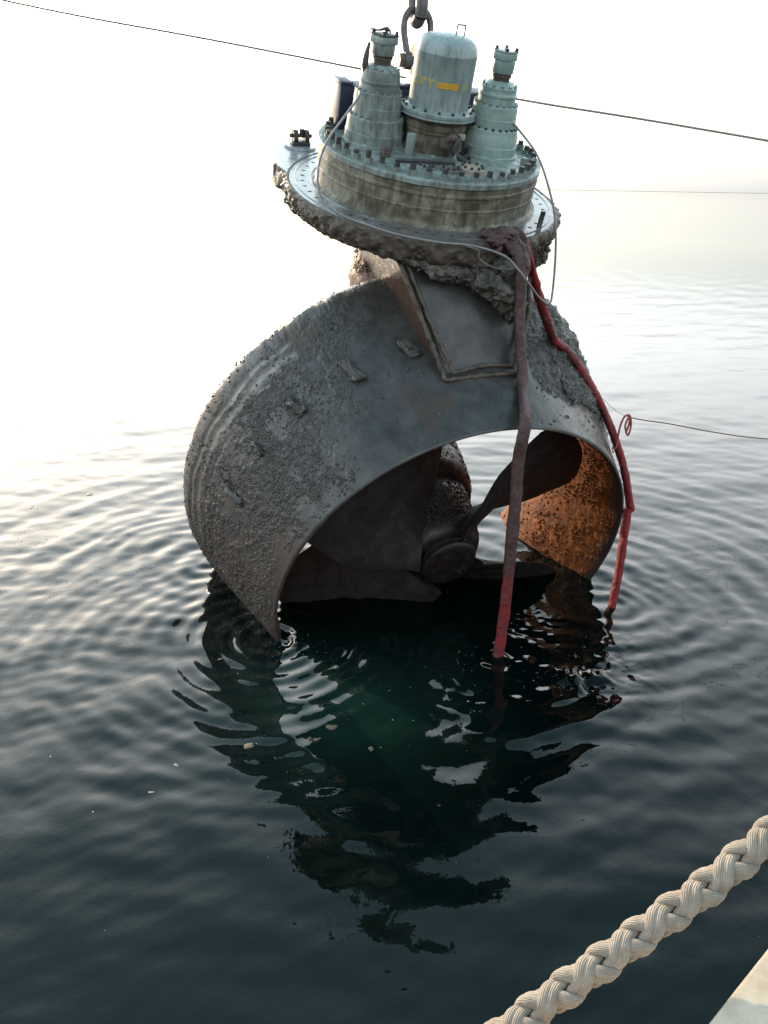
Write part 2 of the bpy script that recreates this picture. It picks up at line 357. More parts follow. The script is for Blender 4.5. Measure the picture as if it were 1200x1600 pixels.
# ------------------------------------------------------------------ water
def wave_h(X, Y):
    rng = np.random.default_rng(3); h = np.zeros_like(X)
    for i in range(64):
        lam = .13*(22.0**rng.random()); k = 2*math.pi/lam
        ang = rng.normal(math.radians(98), .42); ph = rng.random()*6.283
        amp = .00086*lam**.84*(0.6+.8*rng.random())
        h += amp*np.sin(k*(X*math.cos(ang)+Y*math.sin(ang)) + ph + .7*np.sin(X*.55+i)+.6*np.sin(Y*.4+2*i))
    wp = np.stack([X*.55, Y*.55, 0*X], -1)
    for (x0, y0, a, lam, dec, r0) in ((-.95, 5.5, .0070, .17, .9, .0), (-1.75, 6.9, .0055, .22, 1.1, .0), (2.0, 6.6, .0055, .26, 1.5, .1), (2.11, 6.17, .0040, .17, .7, 0), (.95, 5.33, .0042, .16, .6, 0), (.6, 6.0, .0058, .42, 3.0, 1.4), (2.0, 6.5, .0026, .30, 2.6, .4), (-1.2, 6.0, .0026, .34, 2.4, .5)):
        d = np.hypot(X-x0, Y-y0); d2 = d + .10*vnoise(wp*2.2, int(lam*100))
        h += a*np.exp(-np.maximum(d-r0, 0)/dec)*np.sin(2*math.pi*d2/lam)*sstep(-.02, .12, d-r0*.5)
    # upwelling boil and churn beside the nozzle
    h *= .55+.45*sstep(2.2, 5.2, np.hypot(X, Y))
    P = np.stack([X, Y, 0*X], -1)
    d = np.hypot((X-1.54)/.24, (Y-5.02)/.17); h += .030*fbm(P*12, 3, 5)*np.exp(-d**4) + .012*np.exp(-d**2)
    m = np.exp(-((X-1.35)/.55)**2-((Y-5.75)/.50)**2); h += .0075*m*fbm(P*np.array([10., 20., 1]), 3, 9)
    m = np.exp(-((X-1.85)/.30)**2-((Y-5.25)/.45)**2); h += .006*m*fbm(P*np.array([14., 20., 1]), 3, 19)
    m = np.exp(-((X+.8)/.20)**2-((Y-5.45)/.22)**2); h += .009*m*fbm(P*14, 3, 29)
    return h
nr, na = 780, 820
rr = 3.5/np.tan(np.linspace(math.atan(3.5/.5), math.atan(3.5/70), nr)); aa = np.radians(np.linspace(-62, 62, na))
Rg, Ag = np.meshgrid(rr, aa, indexing='ij'); X = Rg*np.sin(Ag); Y = Rg*np.cos(Ag)
Hh = wave_h(X, Y)*(1-sstep(52, 68, Rg))*(1-.0*Rg)
Hh *= 1-sstep(math.radians(54), math.radians(61), np.abs(Ag))
me = np_mesh('water', np.stack([X, Y, Hh], -1).reshape(-1, 3), grid_faces(nr, na)[:, ::-1])
o = link('water', me, m_water); o['kind'] = 'structure'
# open water all round it, out to the horizon: one sheet with the near patch left out of it
f_r = np.concatenate([[70.0], 70*(12000/70)**np.linspace(.06, 1, 40)]); VV = []; FF = []
aw = np.linspace(-math.pi, math.pi, 241)
Rq, Aq = np.meshgrid(f_r, aw, indexing='ij')
V1 = np.stack([Rq*np.sin(Aq), Rq*np.cos(Aq), 0*Rq], -1).reshape(-1, 3); F1 = grid_faces(len(f_r), len(aw))[:, ::-1]
ab = np.linspace(math.radians(62), 2*math.pi-math.radians(62), 120); rb = np.linspace(.0, 70, 30)
Rq, Aq = np.meshgrid(rb, ab, indexing='ij')
V2 = np.stack([Rq*np.sin(Aq), Rq*np.cos(Aq), 0*Rq], -1).reshape(-1, 3); F2 = grid_faces(len(rb), len(ab))[:, ::-1]+len(V1)
ac = np.linspace(-math.radians(62), math.radians(62), 30); rc = np.array([0, .5])
Rq, Aq = np.meshgrid(rc, ac, indexing='ij')
V3 = np.stack([Rq*np.sin(Aq), Rq*np.cos(Aq), 0*Rq], -1).reshape(-1, 3); F3 = grid_faces(2, 30)[:, ::-1]+len(V1)+len(V2)
o = link('open_water', np_mesh('open_water', np.vstack([V1, V2, V3]), np.vstack([F1, F2, F3])), m_far); o['kind'] = 'structure'

# low strip added along the horizon to draw its thin grey line
a_ = np.linspace(-.8, 1.2, 160); hs = 3.2+1.2*np.abs(fbm(np.stack([a_*30, 0*a_, 0*a_], -1), 3, 77))
rowsv = [np.stack([r*np.sin(a_), r*np.cos(a_), z], -1) for r, z in ((7950, 0*a_-.5), (7970, hs*.8), (8060, hs), (8200, 0*a_-.5))]
m_horizon_strip = worn('horizon_strip', ((.3, (.07, .075, .07)), (.7, (.13, .13, .12))), .02, (.8, .9), ((.05, .1, .1),))
o = link('horizon_strip', np_mesh('horizon_strip', np.array(rowsv).reshape(-1, 3), grid_faces(4, 160)[:, ::-1]), m_horizon_strip); o['kind'] = 'structure'

# ------------------------------------------------------------------ the thruster
TH = thing('azimuth_thruster', 'huge muddy ship thruster with green motors and ducted propeller hanging over the water', 'ship thruster', MW)

# nozzle shell
prof_o = [(0.0, 1.605), (.004, 1.622), (.02, 1.628)] + [(t, float(Rout(t))) for t in np.linspace(.05, 1.40, 170)]
prof_o += [(1.46, 2.064), (1.52, 2.070), (1.57, 2.060), (1.62, 2.035), (1.655, 2.0), (1.67, 1.965)]
prof_i = [(1.665, 1.93), (1.63, 1.89), (1.56, 1.845), (1.46, 1.79), (1.36, 1.735), (1.24, 1.685), (1.12, 1.645), (1.0, 1.615), (.88, 1.594), (.76, 1.58), (.62, 1.573),
          (.5, 1.572), (.4, 1.573), (.3, 1.577), (.2, 1.583), (.1, 1.59), (.03, 1.597), (0.0, 1.605)]
seg = 1300
ph = np.linspace(-math.pi, math.pi, seg, endpoint=False)
def masks(t, p):
    pd = np.degrees(p); P = noz(t, Rout(t), p)
    n = fbm(P*3.0, 4, 3); n2 = fbm(P*7, 3, 8)
    left = sstep(-24, -46, pd + 9*n - 16*(np.clip(t, 0, 1.6)-.8)) * sstep(1.50, 1.2, t+.06*n)
    rgt = sstep(15, 20, pd+2*n)*sstep(52, 36, pd)*sstep(.30, .46, t+.05*n)
    lip = sstep(1.32, 1.42, t+.03*n)
    rimclean = sstep(.05, .18, t+.05*n2)
    patch = sstep(-.26, .12, n2 + .6*n)*.78+.22
    rough = np.clip(left*rimclean*patch + rgt + lip*.35, 0, 1)
    q = t + .022*n + .012*np.sin(pd*.2)
    band = np.exp(-((q-1.25)/.035)**2) + np.exp(-((q-1.35)/.020)**2) + .8*np.exp(-((q-1.12)/.018)**2)*sstep(-58, -70, pd) + .7*np.exp(-((q-1.44)/.014)**2) + .6*np.exp(-((q-.98)/.014)**2)*sstep(-66, -80, pd)
    scrape = np.clip(band*sstep(-36, -44, pd+4*n2)*sstep(-.6, .0, n2+.55), 0, 1)
    rust_brown = np.clip(sstep(.15, .6, fbm(P*1.9+5, 4, 21))*.6, 0, 1)
    rust_brown = np.maximum(rust_brown, sstep(-45, -90, pd+14*n)*.6)  # whole left flank tinted browner
    return rough, scrape, rust_brown
po = np.array(prof_o)
tt, pp = np.meshgrid(po[:, 0], ph, indexing='ij'); rad = np.repeat(po[:, 1][:, None], seg, 1)
rough, scrape, rust_brown = masks(tt, pp)
base = noz(tt, rad, pp)
disp = rough*(1-.8*scrape)*(.012*np.abs(fbm(base*16, 3, 1)) + .011*np.abs(fbm(base*42, 2, 2))) + .004*fbm(base*4, 3, 4) - .006*scrape
disp = disp*sstep(0.0, .03, tt)
lipd = sstep(1.30, 1.45, tt)*(.006*fbm(base*14, 4, 6)); rgd = sstep(18, 30, np.degrees(pp))*sstep(70, 50, np.degrees(pp))*sstep(.35, .6, tt)*(.03+.03*fbm(base*13, 4, 7))
V = noz(tt, rad+disp+lipd+rgd, pp).reshape(-1, 3)
nozzle = link('nozzle', np_mesh('nozzle', V, grid_faces(len(po), seg, wrap_v=True), dict(rough=rough, scrape=scrape, rust_brown=rust_brown)), m_nozzle, TH)
pi_ = np.array(prof_i); pi2 = np.vstack([po[-1:], pi_])
tt, pp = np.meshgrid(pi2[:, 0], ph, indexing='ij'); rad = np.repeat(pi2[:, 1][:, None], seg, 1)
tl = np.interp(np.linspace(0, 1, 90), np.linspace(0, 1, len(pi2)), pi2[:, 0]); rl = np.interp(np.linspace(0, 1, 90), np.linspace(0, 1, len(pi2)), pi2[:, 1])
tt, pp = np.meshgrid(tl, ph[::2], indexing='ij'); rad = np.repeat(rl[:, None], seg//2, 1); b0 = noz(tt, rad, pp)
di = (.007*np.abs(fbm(b0*15, 3, 31)) + .005*fbm(b0*36, 3, 32))*sstep(0, .08, tt)*sstep(1.67, 1.5, tt)
edge = sstep(.22, .02, tt+.09*fbm(b0*3, 3, 40))
link('nozzle_bore', np_mesh('nozzle_bore', noz(tt, rad-di, pp).reshape(-1, 3), grid_faces(90, seg//2, wrap_v=True), dict(edge=edge)), m_bore, nozzle)

# marine growth: small shells, far too many to count
def lumps(name, P, Nn, size, mat, parent):
    k = len(P); a = np.cross(Nn, RNG.normal(size=(k, 3))); a /= np.linalg.norm(a, axis=1)[:, None]+1e-9; b = np.cross(Nn, a)
    ang = np.array([0, 1.2566, 2.5133, 3.7699, 5.0265]); s = size[:, None, None]
    ring = P[:, None] + s*(np.cos(ang)[None, :, None]*a[:, None]+np.sin(ang)[None, :, None]*b[:, None])*(.55+1.0*RNG.random((k, 5, 1))) - Nn[:, None]*size[:, None, None]*.25
    mid = P[:, None] + .62*s*(np.cos(ang+.3)[None, :, None]*a[:, None]+np.sin(ang+.3)[None, :, None]*b[:, None])*(.45+1.0*RNG.random((k, 5, 1))) + Nn[:, None]*s*(.25+.3*RNG.random((k, 5, 1)))
    top = (P + Nn*size[:, None]*(.40+.3*RNG.random((k, 1))))[:, None]
    V = np.concatenate([ring, mid, top], 1).reshape(-1, 3); F = []
    loc = []
    for i in range(5):
        j = (i+1) % 5; loc += [(i, j, 5+j), (i, 5+j, 5+i), (5+i, 5+j, 10)]
    F = (np.array(loc)[None]+(np.arange(k)*11)[:, None, None]).reshape(-1, 3)
    o = link(name, np_mesh(name, V, F), mat, parent); o['kind'] = 'stuff'; return o
n = 130000; t = RNG.uniform(.03, 1.62, n); p = RNG.uniform(-2.15, 1.0, n)
r_, s_, _ = masks(t, p); den = fbm(noz(t, Rout(t), p)*4.5, 3, 55)
keep = RNG.random(n) < np.clip(r_*(1-s_)*(.6+.7*sstep(-.3, .5, den)) + .012, 0, 1)*np.where(t > 1.3, .10, .5)
t, p = t[keep], p[keep]; Rr = np.interp(t, po[:, 0], po[:, 1]) + .003
nn = np.cos(p)[:, None]*UPN+np.sin(p)[:, None]*XH - .29*AX; nn /= np.linalg.norm(nn, axis=1)[:, None]
rg = (p > .3)
lumps('barnacles', noz(t, Rr+np.where(rg & (p > .45), .03, 0), p), nn, (.004+.011*RNG.random(len(t))**2.2+.006*(RNG.random(len(t)) > .975))*np.where(rg, 1.1, 1.0), m_lump, nozzle)
n = 16000; t = RNG.uniform(.06, 1.5, n); p = RNG.uniform(.5, 2.4, n)
den = fbm(noz(t, 1.58, p)*5, 3, 66); keep = RNG.random(n) < np.clip(.25+.8*den, 0.05, .8); t, p = t[keep], p[keep]
rin = np.interp(t, pi_[::-1, 0], pi_[::-1, 1]); nn = -(np.cos(p)[:, None]*UPN+np.sin(p)[:, None]*XH)
lumps('bore_barnacles', noz(t, rin-.004, p), nn, .004+.015*RNG.random(len(t))**2.5, m_lumpr, nozzle)

m_anode = worn('anode_crust', ((.3, (.03, .027, .024)), (.55, (.065, .06, .054)), (.8, (.13, .122, .11))), 22, (.25, .6), ((60, .7, .008), (150, .6, .003)))
# sacrificial anodes, eroded blocks welded round the shell
def rock(P, amp, sc, seed): return P + amp*np.stack([fbm(P*sc, 3, seed+i) for i in range(3)], -1)
for i, (t, d, ln, wd) in enumerate(((.83, -14.5, .19, .085), (.83, -29, .25, .095), (.85, -44.5, .21, .09), (.82, -72, .26, .07), (.84, -58, .16, .05))):
    bm = bmesh.new(); box_bm(bm, (0, 0, 0), (ln, wd, .06 if i < 3 else .08), bev=.022); bmesh.ops.subdivide_edges(bm, edges=bm.edges, cuts=6, use_grid_fill=True)
    me = bpy.data.meshes.new('anode'); bm.to_mesh(me); bm.free()
    co = np.array([v.co[:] for v in me.vertices]); co = rock(co, .022, 13, 80+5*i); co = rock(co, .010, 42, 180+5*i)
    p = math.radians(d); rh = math.cos(p)*UPN+math.sin(p)*XH; th = -math.sin(p)*UPN+math.cos(p)*XH
    ax = AX*.957 + rh*.29; nh = rh*.957 - AX*.29
    ax2 = ax*.93-th*.2 if i < 3 else ax
    co = noz(t, float(Rout(t))+.012, p) + co[:, :1]*ax2 + co[:, 1:2]*th + co[:, 2:]*nh
    me.vertices.foreach_set('co', co.astype(np.float32).ravel()); me.update(); link('anode', me, m_anode, nozzle)

# strut housing between flange and nozzle
def housing():
    top = np.array([[-.56, -.86, -.15], [.56, -.86, -.15], [.60, .30, -.15], [-.60, .30, -.15]])
    bot = np.array([[-.285, -1.485, -.93], [.315, -1.475, -.93], [.42, -.2, -.75], [-.42, -.2, -.75]])
    nu, nv = 26, 20; V = []; F = []
    def quad(a, b, c, d, bulge=0):
        s0 = len(V); u = np.linspace(0, 1, nu)[:, None, None]; v = np.linspace(0, 1, nv)[None, :, None]
        P = (1-u)*((1-v)*a+v*b)+u*((1-v)*d+v*c); V.extend(P.reshape(-1, 3)); F.extend([tuple(f+s0) for f in grid_faces(nu, nv)])
    for i in range(4):
        j = (i+1) % 4; quad(top[i], top[j], bot[j], bot[i])
    V2 = np.array(V); V2 = V2 + .006*np.stack([fbm(V2*6, 3, 90+i) for i in range(3)], -1)
    me = pmesh('strut_housing', V2, F); bm = bmesh.new(); bm.from_mesh(me); bmesh.ops.remove_doubles(bm, verts=bm.verts, dist=.012)
    bmesh.ops.recalc_face_normals(bm, faces=bm.faces); bm.to_mesh(me); bm.free()
    at = me.attributes.new('rough', 'FLOAT', 'POINT'); at.data.foreach_set('value', np.full(len(me.vertices), .08, np.float32))
    at = me.attributes.new('rust_brown', 'FLOAT', 'POINT'); cv = np.array([v.co[:] for v in me.vertices]); yf = -.86-.62*np.clip((-.15-cv[:, 2])/.78, 0, 1)
    at.data.foreach_set('value', sstep(.02, .07, cv[:, 1]-yf).astype(np.float32))
    o = link('strut_housing', me, m_nozzle, TH); auto_flat(o, 40)
    # raised weld border running down the left edge and along the foot
    for off, nm in ((0.0, 'weld_bead'), (.055, 'weld_bead')):
        pts = [np.array([-.565+off, -.88, -.17]), np.array([-.42+off*1.0, -1.19, -.55]), np.array([-.30+off, -1.475-.0*off, -.885+off*1.0]), np.array([0.0, -1.478+off*.8, -.868+off*1.05]), np.array([.32-off, -1.475+off*.8, -.880+off*1.0]), np.array([.47-off*.8, -1.18, -.52]), np.array([.565-off, -.88, -.17])]
        P = np.vstack([np.linspace(pts[i], pts[i+1], 24, endpoint=False) for i in range(len(pts)-1)]+[pts[-1:]])
        Pn = P + np.array([0, -.010, .010])
        Vt, Ft = tube_np(Pn, .017, 8); Vt = Vt + .006*np.stack([fbm(Vt*30, 2, 100+i) for i in range(3)], -1)
        link('weld_bead', pmesh('weld_bead', Vt, Ft), m_crust, o)
    return o
housing()
pr = [(.55, -.12), (.56, -.2)] + [((.50+.10*float(sstep(-.9, -1.6, z)))+.03*math.cos(k*.7), z) for k, z in enumerate(np.linspace(-.26, -2.5, 40))]
lathe('stem', pr, m_stem, TH, 72, wob=.018, seed=120, ang=180)

# propeller pod and propeller
def axlathe(name, prof, mat, parent, seg=64, wob=0.0, seed=0):
    prof = np.array(prof, float); p = np.linspace(0, 2*math.pi, seg, endpoint=False)
    t, P = np.meshgrid(prof[:, 0], p, indexing='ij'); V = noz(t, np.repeat(prof[:, 1][:, None], seg, 1), P).reshape(-1, 3)
    if wob: V = V + wob*np.stack([fbm(V*8, 4, seed+i) for i in range(3)], -1)
    F = [tuple(f) for f in grid_faces(len(prof), seg, wrap_v=True)] + [tuple(range(seg-1, -1, -1)), tuple((len(prof)-1)*seg+i for i in range(seg))]
    me = pmesh(name, V, F); bm = bmesh.new(); bm.from_mesh(me); bmesh.ops.recalc_face_normals(bm, faces=bm.faces); bm.to_mesh(me); bm.free()
    return auto_flat(link(name, me, mat, parent), 40)
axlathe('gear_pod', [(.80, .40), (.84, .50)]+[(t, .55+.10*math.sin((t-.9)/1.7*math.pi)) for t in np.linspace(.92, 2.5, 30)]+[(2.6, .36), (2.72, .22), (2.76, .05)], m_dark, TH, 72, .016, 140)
n = 7000; t = RNG.uniform(.92, 2.3, n); p = RNG.uniform(-1.9, 1.9, n); rp = .55+.10*np.sin((t-.9)/1.7*math.pi)
lumps('pod_barnacles', noz(t, rp, p), np.cos(p)[:, None]*UPN+np.sin(p)[:, None]*XH, .005+.014*RNG.random(n)**2, m_dark, bpy.data.objects['gear_pod'])
th = RNG.uniform(0, 2*math.pi, 6000); z = RNG.uniform(-2.4, -.2, 6000); rs = .50+.10*sstep(-.9, -1.6, z)
lumps('stem_barnacles', np.stack([rs*np.cos(th), rs*np.sin(th), z], -1), np.stack([np.cos(th), np.sin(th), 0*th], -1), .006+.016*RNG.random(6000)**2, m_brown, bpy.data.objects['stem'])
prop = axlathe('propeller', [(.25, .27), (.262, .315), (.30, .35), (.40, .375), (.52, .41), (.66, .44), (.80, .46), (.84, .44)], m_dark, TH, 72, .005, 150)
axlathe('hub_cap', [(.15, .20), (.155, .238), (.172, .256), (.215, .258), (.22, .268), (.26, .272), (.265, .29)], m_dark, prop, 64, .003, 160)
for k in range(6):
    p = k*math.pi/3+.3; c = noz(.148, .16, p); bm = bmesh.new(); bmesh.ops.create_cone(bm, cap_ends=True, segments=6, radius1=.022, radius2=.02, depth=.03)
    bmesh.ops.rotate(bm, cent=(0, 0, 0), matrix=Matrix.Rotation(math.pi/2, 3, 'X'), verts=bm.verts); bmesh.ops.translate(bm, vec=c.tolist(), verts=bm.verts)
    from_bm('cap_bolt', bm, m_dark, prop)
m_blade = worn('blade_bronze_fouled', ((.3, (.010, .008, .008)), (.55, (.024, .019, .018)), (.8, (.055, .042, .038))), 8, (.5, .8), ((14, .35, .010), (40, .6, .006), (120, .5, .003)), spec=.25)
n = 2600; t = RNG.uniform(.32, .84, n); p = RNG.uniform(-1.9, 1.9, n); rp = np.interp(t, [.30, .40, .52, .66, .80], [.35, .375, .41, .44, .46])
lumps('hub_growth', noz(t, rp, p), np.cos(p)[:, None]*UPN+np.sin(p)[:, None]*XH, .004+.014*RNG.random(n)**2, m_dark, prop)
PITCH = 2.9/(2*math.pi); PHI0 = math.radians(50)
for kb in range(4):
    nr_, nc = 34, 26; r = np.linspace(.33, 1.52, nr_); f = (r-.33)/1.19
    chord = .88+.56*sstep(0, .65, f) + .10*f; chord = chord*(1-.10*sstep(.93, 1, f))
    beta = np.arctan(PITCH/r); w = chord*np.cos(beta)/r
    skew = math.radians(0)*f
    u = np.linspace(-.5, .5, nc); Rr, U = np.meshgrid(r, u, indexing='ij')
    dphi = U*w[:, None]; rad_c = Rr
    tt = .45 + PITCH*dphi*(.95) + .10*0*Rr
    thick = (.055-.040*f)[:, None]*np.sqrt(np.maximum(1-(2*U)**2, 0))*1.0+.004
    bump_ = .007*fbm(np.stack([Rr*8, U*8+kb*9, 0*U], -1), 3, 170+kb)
    Vs = []
    for sgn in (-1, 1):
        Vs.append(noz(tt+sgn*thick*np.cos(beta)[:, None]+bump_, rad_c, PHI0+kb*math.pi/2+dphi-sgn*thick*np.sin(beta)[:, None]/Rr).reshape(-1, 3))
    F = np.vstack([grid_faces(nr_, nc), grid_faces(nr_, nc)[:, ::-1]+nr_*nc]); bd = []
    n0 = nr_*nc
    for i in range(nr_-1):
        for j in (0, nc-1):
            q = [i*nc+j, (i+1)*nc+j, (i+1)*nc+j+n0, i*nc+j+n0]; bd.append(q if j else q[::-1])
    for j in range(nc-1):
        for i in (0, nr_-1):
            q = [i*nc+j, i*nc+j+1, i*nc+j+1+n0, i*nc+j+n0]; bd.append(q if i == 0 else q[::-1])
    me = pmesh('blade', np.vstack(Vs), [tuple(map(int, q)) for q in np.vstack([F, np.array(bd)])])
    bm = bmesh.new(); bm.from_mesh(me); bmesh.ops.recalc_face_normals(bm, faces=bm.faces); bm.to_mesh(me); bm.free()
    auto_flat(link('blade', me, m_blade, prop), 40)

# mounting flange: clean ring with real bolt holes, crusted rim, ear at the back left
def ring_with_holes(nsec, ri, ro, rh, hr, z, depth):
    V = []; F = []
    for k in range(nsec):
        a0, a1 = 2*math.pi*k/nsec, 2*math.pi*(k+1)/nsec; am = (a0+a1)/2; outer = []
        for i in range(4): outer.append((ri, a0+(a1-a0)*i/4))
        for i in range(4): outer.append((ri+(ro-ri)*i/4, a1))
        for i in range(4): outer.append((ro, a1-(a1-a0)*i/4))
        for i in range(4): outer.append((ro-(ro-ri)*i/4, a0))
        O = [np.array([r*math.cos(a), r*math.sin(a), z]) for r, a in outer]
        c = np.array([rh*math.cos(am), rh*math.sin(am), z]); b = len(V)
        Hh_ = []
        for q in O:
            d = q-c; d /= np.linalg.norm(d); Hh_.append(c+d*hr)
        V += O+Hh_+[h-np.array([0, 0, depth]) for h in Hh_]
        for i in range(16):
            j = (i+1) % 16; F += [(b+i, b+j, b+16+j, b+16+i), (b+16+i, b+16+j, b+32+j, b+32+i)]
        F.append(tuple(b+32+i for i in range(16)))
    return V, F
Vh, Fh = ring_with_holes(48, .84, 1.092, .985, .0165, .0, .05)
flange = link('mounting_flange', pmesh('mounting_flange', Vh, Fh), m_plate, TH); auto_flat(flange, 30)
for k in range(48):
    a = 2*math.pi*(k+.5)/48
    if not hasattr(bpy, '_hm'):
        bm = bmesh.new(); bmesh.ops.create_circle(bm, cap_ends=True, segments=10, radius=.0185); hm = bpy.data.meshes.new('hole_shade_disc'); bm.to_mesh(hm); bm.free(); hm.materials.append(m_hole_shade); bpy._hm = hm
    o = link('hole_shade_disc', bpy._hm, None, flange); o.location = (.985*math.cos(a), .985*math.sin(a), -.012)  # near-black disc inside each hole, standing in for the shade there
del bpy._hm
# two grooves scribed on the flange face: thin proud rings
for r in (1.045, .915):
    th = np.linspace(0, 2*math.pi, 161); tube('seal_ring', np.stack([r*np.cos(th), r*np.sin(th), 0*th+.001], -1), .006, m_plate, flange, 6)
seg = 420; th = np.linspace(0, 2*math.pi, seg, endpoint=False)
prf = [(1.088, .002), (1.10, .006), (1.110, -.004), (1.116, -.03), (1.118, -.06), (1.114, -.09), (1.105, -.115), (1.085, -.14), (1.06, -.17), (.98, -.18), (.85, -.185), (.7, -.18), (.55, -.175)]
prf2 = np.array([np.interp(np.linspace(0, len(prf)-1, 46), np.arange(len(prf)), np.array(prf)[:, i]) for i in (0, 1)]).T
Rq = np.repeat(prf2[:, 0][:, None], seg, 1); Zq = np.repeat(prf2[:, 1][:, None], seg, 1); Th = np.repeat(th[None], 46, 0)
front = np.clip(-np.sin(Th+.25), 0, 1); kk = np.linspace(0, 1, 46)[:, None]; hang = sstep(.02, .25, kk)*sstep(1, .55, kk)
B = np.stack([Rq*np.cos(Th), Rq*np.sin(Th), Zq], -1); nz = fbm(B*7, 5, 200, .6); nz2 = fbm(B*22, 3, 210)
Rq = Rq + hang*(.020*nz+.014*nz2+.012*np.abs(nz2)+.018*front); Zq = Zq - hang*sstep(.15, .5, kk)*(.02*front**2+.022*np.abs(nz))
link('crusted_rim', np_mesh('crusted_rim', np.stack([Rq*np.cos(Th), Rq*np.sin(Th), Zq], -1).reshape(-1, 3), grid_faces(46, seg, wrap_v=True)[:, ::-1]), m_crust, flange)
# ear
def ear():
    out = [(-1.02, .36), (-1.065, .55), (-1.045, .72), (-1.0, .86), (-.955, 1.0), (-.89, 1.14), (-.79, 1.24), (-.66, 1.28), (-.54, 1.24), (-.45, 1.12), (-.40, .98)]
    O = spline([(x, y, 0) for x, y in out], 60)[:, :2]; inn = np.array([(1.05*math.cos(a), 1.05*math.sin(a)) for a in np.linspace(math.atan2(.36, -1.02), math.atan2(.98, -.40), 60)])
    u = np.linspace(0, 1, 10)[:, None, None]; top = inn[None]*(1-u)+O[None]*u
    T_ = np.concatenate([top, np.full(top.shape[:2]+(1,), -.004)], -1)
    zs = [-.03, -.06, -.09, -.12, -.15, -.17]; Sd = np.array([np.concatenate([O, np.full((60, 1), z)], -1) for z in zs])
    Vv = np.concatenate([T_, Sd], 0); cc = np.array([-.8, .9, 0]); dd = Vv-cc; dd[..., 2] = 0; dd /= np.linalg.norm(dd, axis=-1, keepdims=True)+1e-9
    am = np.zeros((16, 1)); am[10:] = 1
    Vv = Vv + dd*(am*(.030*fbm(Vv*10, 4, 230)+.02))[..., None]
    e = link('flange_ear', np_mesh('flange_ear', Vv[:10].reshape(-1, 3), grid_faces(10, 60)), m_plate, flange)
    link('ear_crust', np_mesh('ear_crust', np.concatenate([Vv[9:10]+np.array([0, 0, .001]), Vv[10:]], 0).reshape(-1, 3), grid_faces(7, 60)), m_crust, flange)
ear()
lathe('ear_pad', [(.14, -.02), (.14, .006), (.128, .014), (.06, .016), (0.0005, .016)], m_plate, flange, 40, (-.73, 1.08, 0))
def lug():
    bm = bmesh.new(); box_bm(bm, (-.73, 1.08, .03), (.16, .10, .035), bev=.008)
    for sx in (-.05, .05):
        bmesh.ops.create_cone(bm, cap_ends=True, segments=14, radius1=.055, radius2=.052, depth=.04, matrix=Matrix.Translation((-.73+sx, 1.08, .085)) @ Matrix.Rotation(math.pi/2, 4, 'Y'))
        box_bm(bm, (-.73+sx, 1.08, .06), (.03, .07, .05), bev=.004)
    bmesh.ops.create_cone(bm, cap_ends=True, segments=12, radius1=.016, radius2=.016, depth=.20, matrix=Matrix.Translation((-.73, 1.08, .09)) @ Matrix.Rotation(math.pi/2, 4, 'Y'))
    bmesh.ops.create_cone(bm, cap_ends=True, segments=8, radius1=.024, radius2=.020, depth=.06, matrix=Matrix.Translation((-.72, 1.08, .115)))
    from_bm('ear_lug', bm, m_bolt, flange)
lug()
tube('guide_pin', np.array([(.624, -.826, -.01), (.626, -.826, .08), (.63, -.826, .125)]), .02, m_bolt, flange, 10)

# drum and bolted cover
drum = lathe('drum', [(.905, -.03), (.905, .006), (.895, .016), (.878, .03), (.872, .05), (.872, .12), (.876, .125), (.876, .135), (.872, .14), (.872, .215), (.878, .222), (.878, .238), (.872, .245), (.872, .285), (.80, .286)], m_drum, TH, 160, wob=.003, seed=240)
cover = lathe('cover_plate', [(.78, .287), (.876, .287), (.884, .292), (.884, .325), (.878, .332), (.70, .333), (.66, .338), (.0005, .338)], m_teal, TH, 160, wob=.002, seed=250)
bm = bmesh.new()
bmesh.ops.create_cone(bm, cap_ends=True, segments=6, radius1=.036, radius2=.035, depth=.036, matrix=Matrix.Translation((0, 0, .018)))
stud_n = bpy.data.meshes.new('bolt_nut'); bm.to_mesh(stud_n); bm.free(); stud_n.materials.append(m_teal)
bm = bmesh.new(); bmesh.ops.create_cone(bm, cap_ends=True, segments=10, radius1=.0225, radius2=.021, depth=.075, matrix=Matrix.Translation((0, 0, .037)))
stud_b = bpy.data.meshes.new('bolt_stud'); bm.to_mesh(stud_b); bm.free(); stud_b.materials.append(m_bolt)
for k in range(44):
    a = 2*math.pi*k/44
    for me in (stud_n, stud_b):
        o = link(me.name, me, None, cover, smooth=False)
        o.location = (.815*math.cos(a), .815*math.sin(a), .331); o.rotation_euler = (RNG.normal()*.03, RNG.normal()*.03, RNG.random()*3); o.scale = (1, 1, .8+.35*RNG.random())

# small bolt mesh shared everywhere
bm = bmesh.new(); bmesh.ops.create_cone(bm, cap_ends=True, segments=6, radius1=.0115, radius2=.011, depth=.018, matrix=Matrix.Translation((0, 0, .009)))
sbolt = bpy.data.meshes.new('small_bolt'); bm.to_mesh(sbolt); bm.free(); sbolt.materials.append(m_bolt)
bm = bmesh.new(); bmesh.ops.create_cone(bm, cap_ends=True, segments=6, radius1=.0115, radius2=.011, depth=.018, matrix=Matrix.Translation((0, 0, .009)))
tbolt = bpy.data.meshes.new('small_bolt_painted'); bm.to_mesh(tbolt); bm.free(); tbolt.materials.append(m_teal)
def bolt_ring(parent, c, r, z, n, me=sbolt, ph=0):
    for k in range(n):
        a = 2*math.pi*k/n+ph; o = link('flange_bolt', me, None, parent, smooth=False)
        o.location = (c[0]+r*math.cos(a), c[1]+r*math.sin(a), z); o.rotation_euler = (0, 0, RNG.random()*2)

